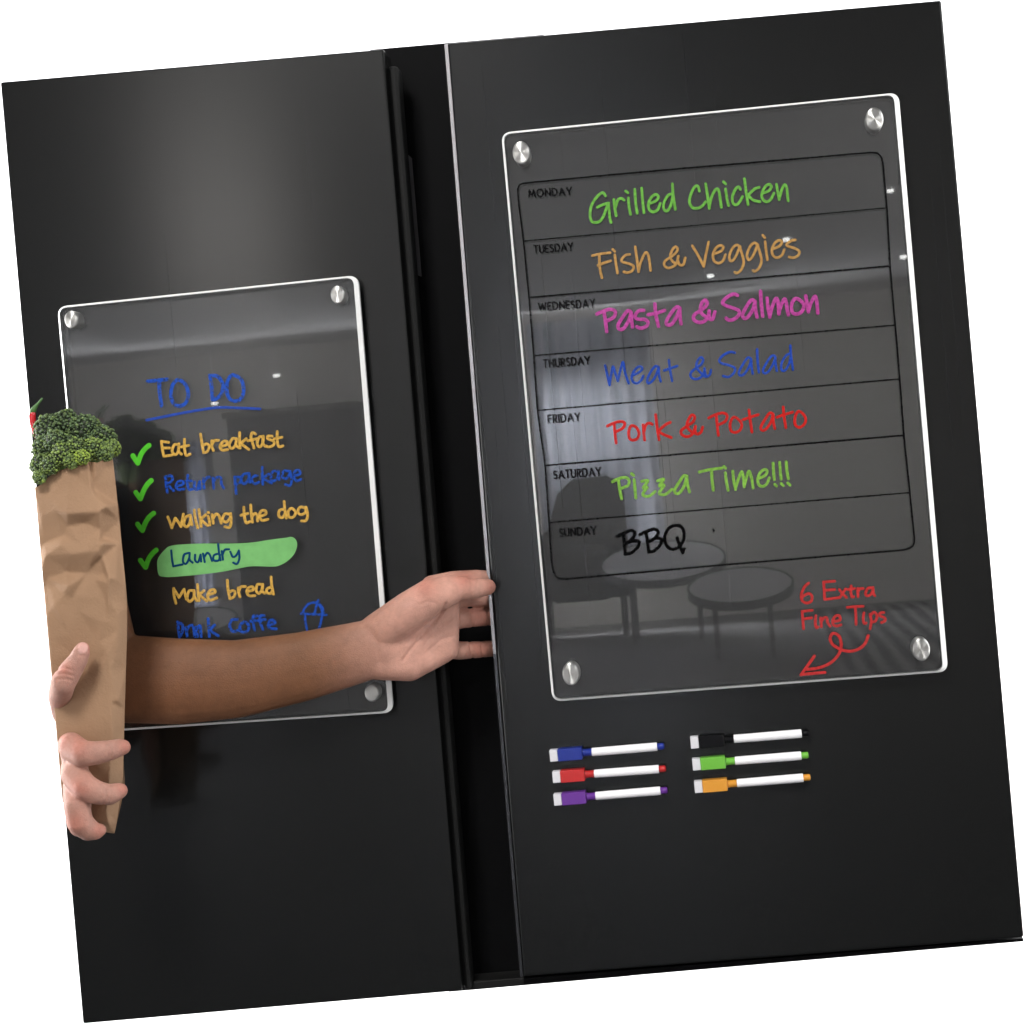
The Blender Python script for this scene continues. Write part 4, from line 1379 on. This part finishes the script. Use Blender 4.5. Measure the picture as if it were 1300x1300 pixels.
def armchair(px, py, wpx, hpx, D, label):
    c0 = at_mirror(px, py, D)
    k = U0 * (CAMD + D) / CAMD
    W, Hh = wpx * k, hpx * k
    root = empty('armchair', (c0.x, c0.y, c0.z - Hh), label, 'armchair')
    bm = bmesh.new()
    n = 16
    prof = [(-W / 2, -Hh), (-W / 2, -0.1 * Hh), (-W * .36, 0), (W * .02, 0), (W * .2, -Hh * .12), (W * .32, -Hh * .4), (W * .5, -Hh * .5), (W * .5, -Hh)]
    prism([(c0.x - x, c0.y, c0.z + z) for x, z in prof], depth=0.4, bm=bm)
    obj('seat_shell', bm, M_DARKF, root, bevel=0.03, segs=3)
    bm = bmesh.new()
    box(bm, (c0.x - W * .3, c0.y + .402, c0.z - Hh), (c0.x + W * .3, c0.y + .6, c0.z - Hh * .55))
    obj('seat_cushion', bm, M_DARKF, root, bevel=0.03, segs=3)
    if c0.z - Hh > ZF + 0.02:
        for lx_ in (-W * .4, W * .4):
            bm = bmesh.new()
            box(bm, (c0.x + lx_ - .02, c0.y + .2, ZF), (c0.x + lx_ + .02, c0.y + .24, c0.z - Hh + .01))
            obj('leg', bm, M_LEG, root)


armchair(735, 607, 116, 150, 11.2, 'dark armchair mirrored in the larger board')
armchair(168, 747, 44, 60, 11.2, 'small dark armchair mirrored in the smaller board')


def round_table(px, py, rpx, hpx, D, mat, label, tilt_legs=True):
    c0 = at_mirror(px, py, D)
    k = U0 * (CAMD + D) / CAMD
    R = rpx * k
    root = empty('round_table', (c0.x, c0.y, ZF), label, 'table')
    bm = bmesh.new()
    TILT = math.radians(16)                    # tilt-top table, its near side lowered
    MT = Matrix.Translation(c0) @ Matrix.Rotation(TILT, 4, 'X').inverted()
    bmesh.ops.create_cone(bm, cap_ends=True, segments=64, radius1=R, radius2=R, depth=0.03, matrix=MT)
    obj('table_top', bm, mat, root, bevel=0.006)
    bm = bmesh.new()
    ring = []
    for rr, zz in ((R + .002, -.03), (R + .012, -.03), (R + .012, .017), (R + .002, .017)):
        ring.append([bm.verts.new(MT @ Vector((rr * math.cos(2 * PI * k / 64), rr * math.sin(2 * PI * k / 64), zz))) for k in range(64)])
    for q in range(4):
        for k in range(64):
            bm.faces.new((ring[q][k], ring[q][(k + 1) % 64], ring[(q + 1) % 4][(k + 1) % 64], ring[(q + 1) % 4][k]))
    bmesh.ops.recalc_face_normals(bm, faces=bm.faces)
    obj('table_rim', bm, M_LEG, root)
    for a in (40, 140, 220, 320):
        bm = bmesh.new()
        x, y = c0.x + R * .7 * math.cos(math.radians(a)), c0.y + R * .7 * math.sin(math.radians(a))
        box(bm, (x - .012, y - .012, ZF), (x + .012, y + .012, c0.z - 0.03 - (y - c0.y) * math.tan(TILT)))
        obj('leg', bm, M_LEG, root)


round_table(940, 745, 64, 60, 8.9, M_TABLE, 'round table with dark legs mirrored in the larger board')
round_table(842, 714, 77, 60, 10.4, M_TABLE, 'larger pale round table mirrored in the larger board')
round_table(250, 792, 52, 50, 8.9, M_TABLE, 'pale round table mirrored in the smaller board')

def floor_at(px, py, z):
    d = at(px, py, 1.0) - CAMLOC
    p = CAMLOC + d * ((z - CAMZ) / d.z)
    return Vector((p.x, -p.y, p.z))


M_RUG, nt, b, out = new_mat('striped_rug')
tc = nt.nodes.new('ShaderNodeTexCoord')
wv = nt.nodes.new('ShaderNodeTexWave')
wv.inputs['Scale'].default_value = 3.2
wv.inputs['Distortion'].default_value = 1.5
wv.inputs['Detail'].default_value = 3
nt.links.new(tc.outputs['Object'], wv.inputs['Vector'])
rm_ = nt.nodes.new('ShaderNodeMixRGB')
rm_.inputs[1].default_value = (0.16, 0.16, 0.16, 1)
rm_.inputs[2].default_value = (0.46, 0.45, 0.44, 1)
nt.links.new(wv.outputs['Fac'], rm_.inputs[0])
nt.links.new(rm_.outputs[0], b.inputs['Base Color'])
b.inputs['Roughness'].default_value = 0.95
RZ = ZF + 0.012
bm = bmesh.new()
q4 = [floor_at(1030, 776, RZ), floor_at(1200, 761, RZ), floor_at(1290, 846, RZ), floor_at(1075, 866, RZ)]
tp = [bm.verts.new(p) for p in q4]
bt_ = [bm.verts.new((p.x, p.y, ZF + 0.002)) for p in q4]
bm.faces.new(tp)
bm.faces.new(bt_[::-1])
for i in range(4):
    bm.faces.new((tp[i], bt_[i], bt_[(i + 1) % 4], tp[(i + 1) % 4]))
bmesh.ops.recalc_face_normals(bm, faces=bm.faces)
tag(obj('rug', bm, M_RUG), 'striped grey rug mirrored in the lower right of the larger board', 'rug')

M_SPOT, nt, b, out = new_mat('lit_downlight')
b.inputs['Emission Color'].default_value = (1, 0.99, 0.97, 1)
b.inputs['Emission Strength'].default_value = 14
M_RING = simple('downlight_ring', (0.8, 0.8, 0.8), 0.4)
SPOTS = [(1130, 243, 'beside the right edge of the menu grid, upper one'), (1146.5, 327, 'beside the right edge of the menu grid, lower one'), (998, 305, 'over the end of the word Veggies'), (902, 351, 'under the word Veggies'),
         (352, 477, 'right of the heading on the smaller board'), (273.5, 512, 'under the heading on the smaller board'), (350.5, 534, 'below the underline on the smaller board')]
for px, py, lb in SPOTS:
    d = at(px, py, 1.0) - CAMLOC
    dist = (ZC - 0.012 - CAMZ) / d.z * d.y - CAMD if d.z > 0.01 else 11
    dist = max(3.4, min(11.6, dist))
    c0 = at_mirror(px, py, dist)
    root = empty('ceiling_spotlight', c0, 'small lit spotlight mirrored ' + lb, 'spotlight', 'ceiling spotlights mirrored in the boards')
    bm = bmesh.new()
    r = 4.2 * U0 * (CAMD + dist) / CAMD
    bmesh.ops.create_cone(bm, cap_ends=True, segments=20, radius1=r, radius2=r, depth=r * 0.9, matrix=Matrix.Translation(c0))
    obj('lamp_glass', bm, M_SPOT, root)
    if c0.z < ZC - 0.02:
        bm = bmesh.new()
        bmesh.ops.create_cone(bm, cap_ends=True, segments=10, radius1=0.006, radius2=0.006, depth=ZC - c0.z - r * .46, matrix=Matrix.Translation((c0.x, c0.y, (c0.z + r * .46 + ZC) / 2)))
        obj('hanging_rod', bm, M_RING, root)
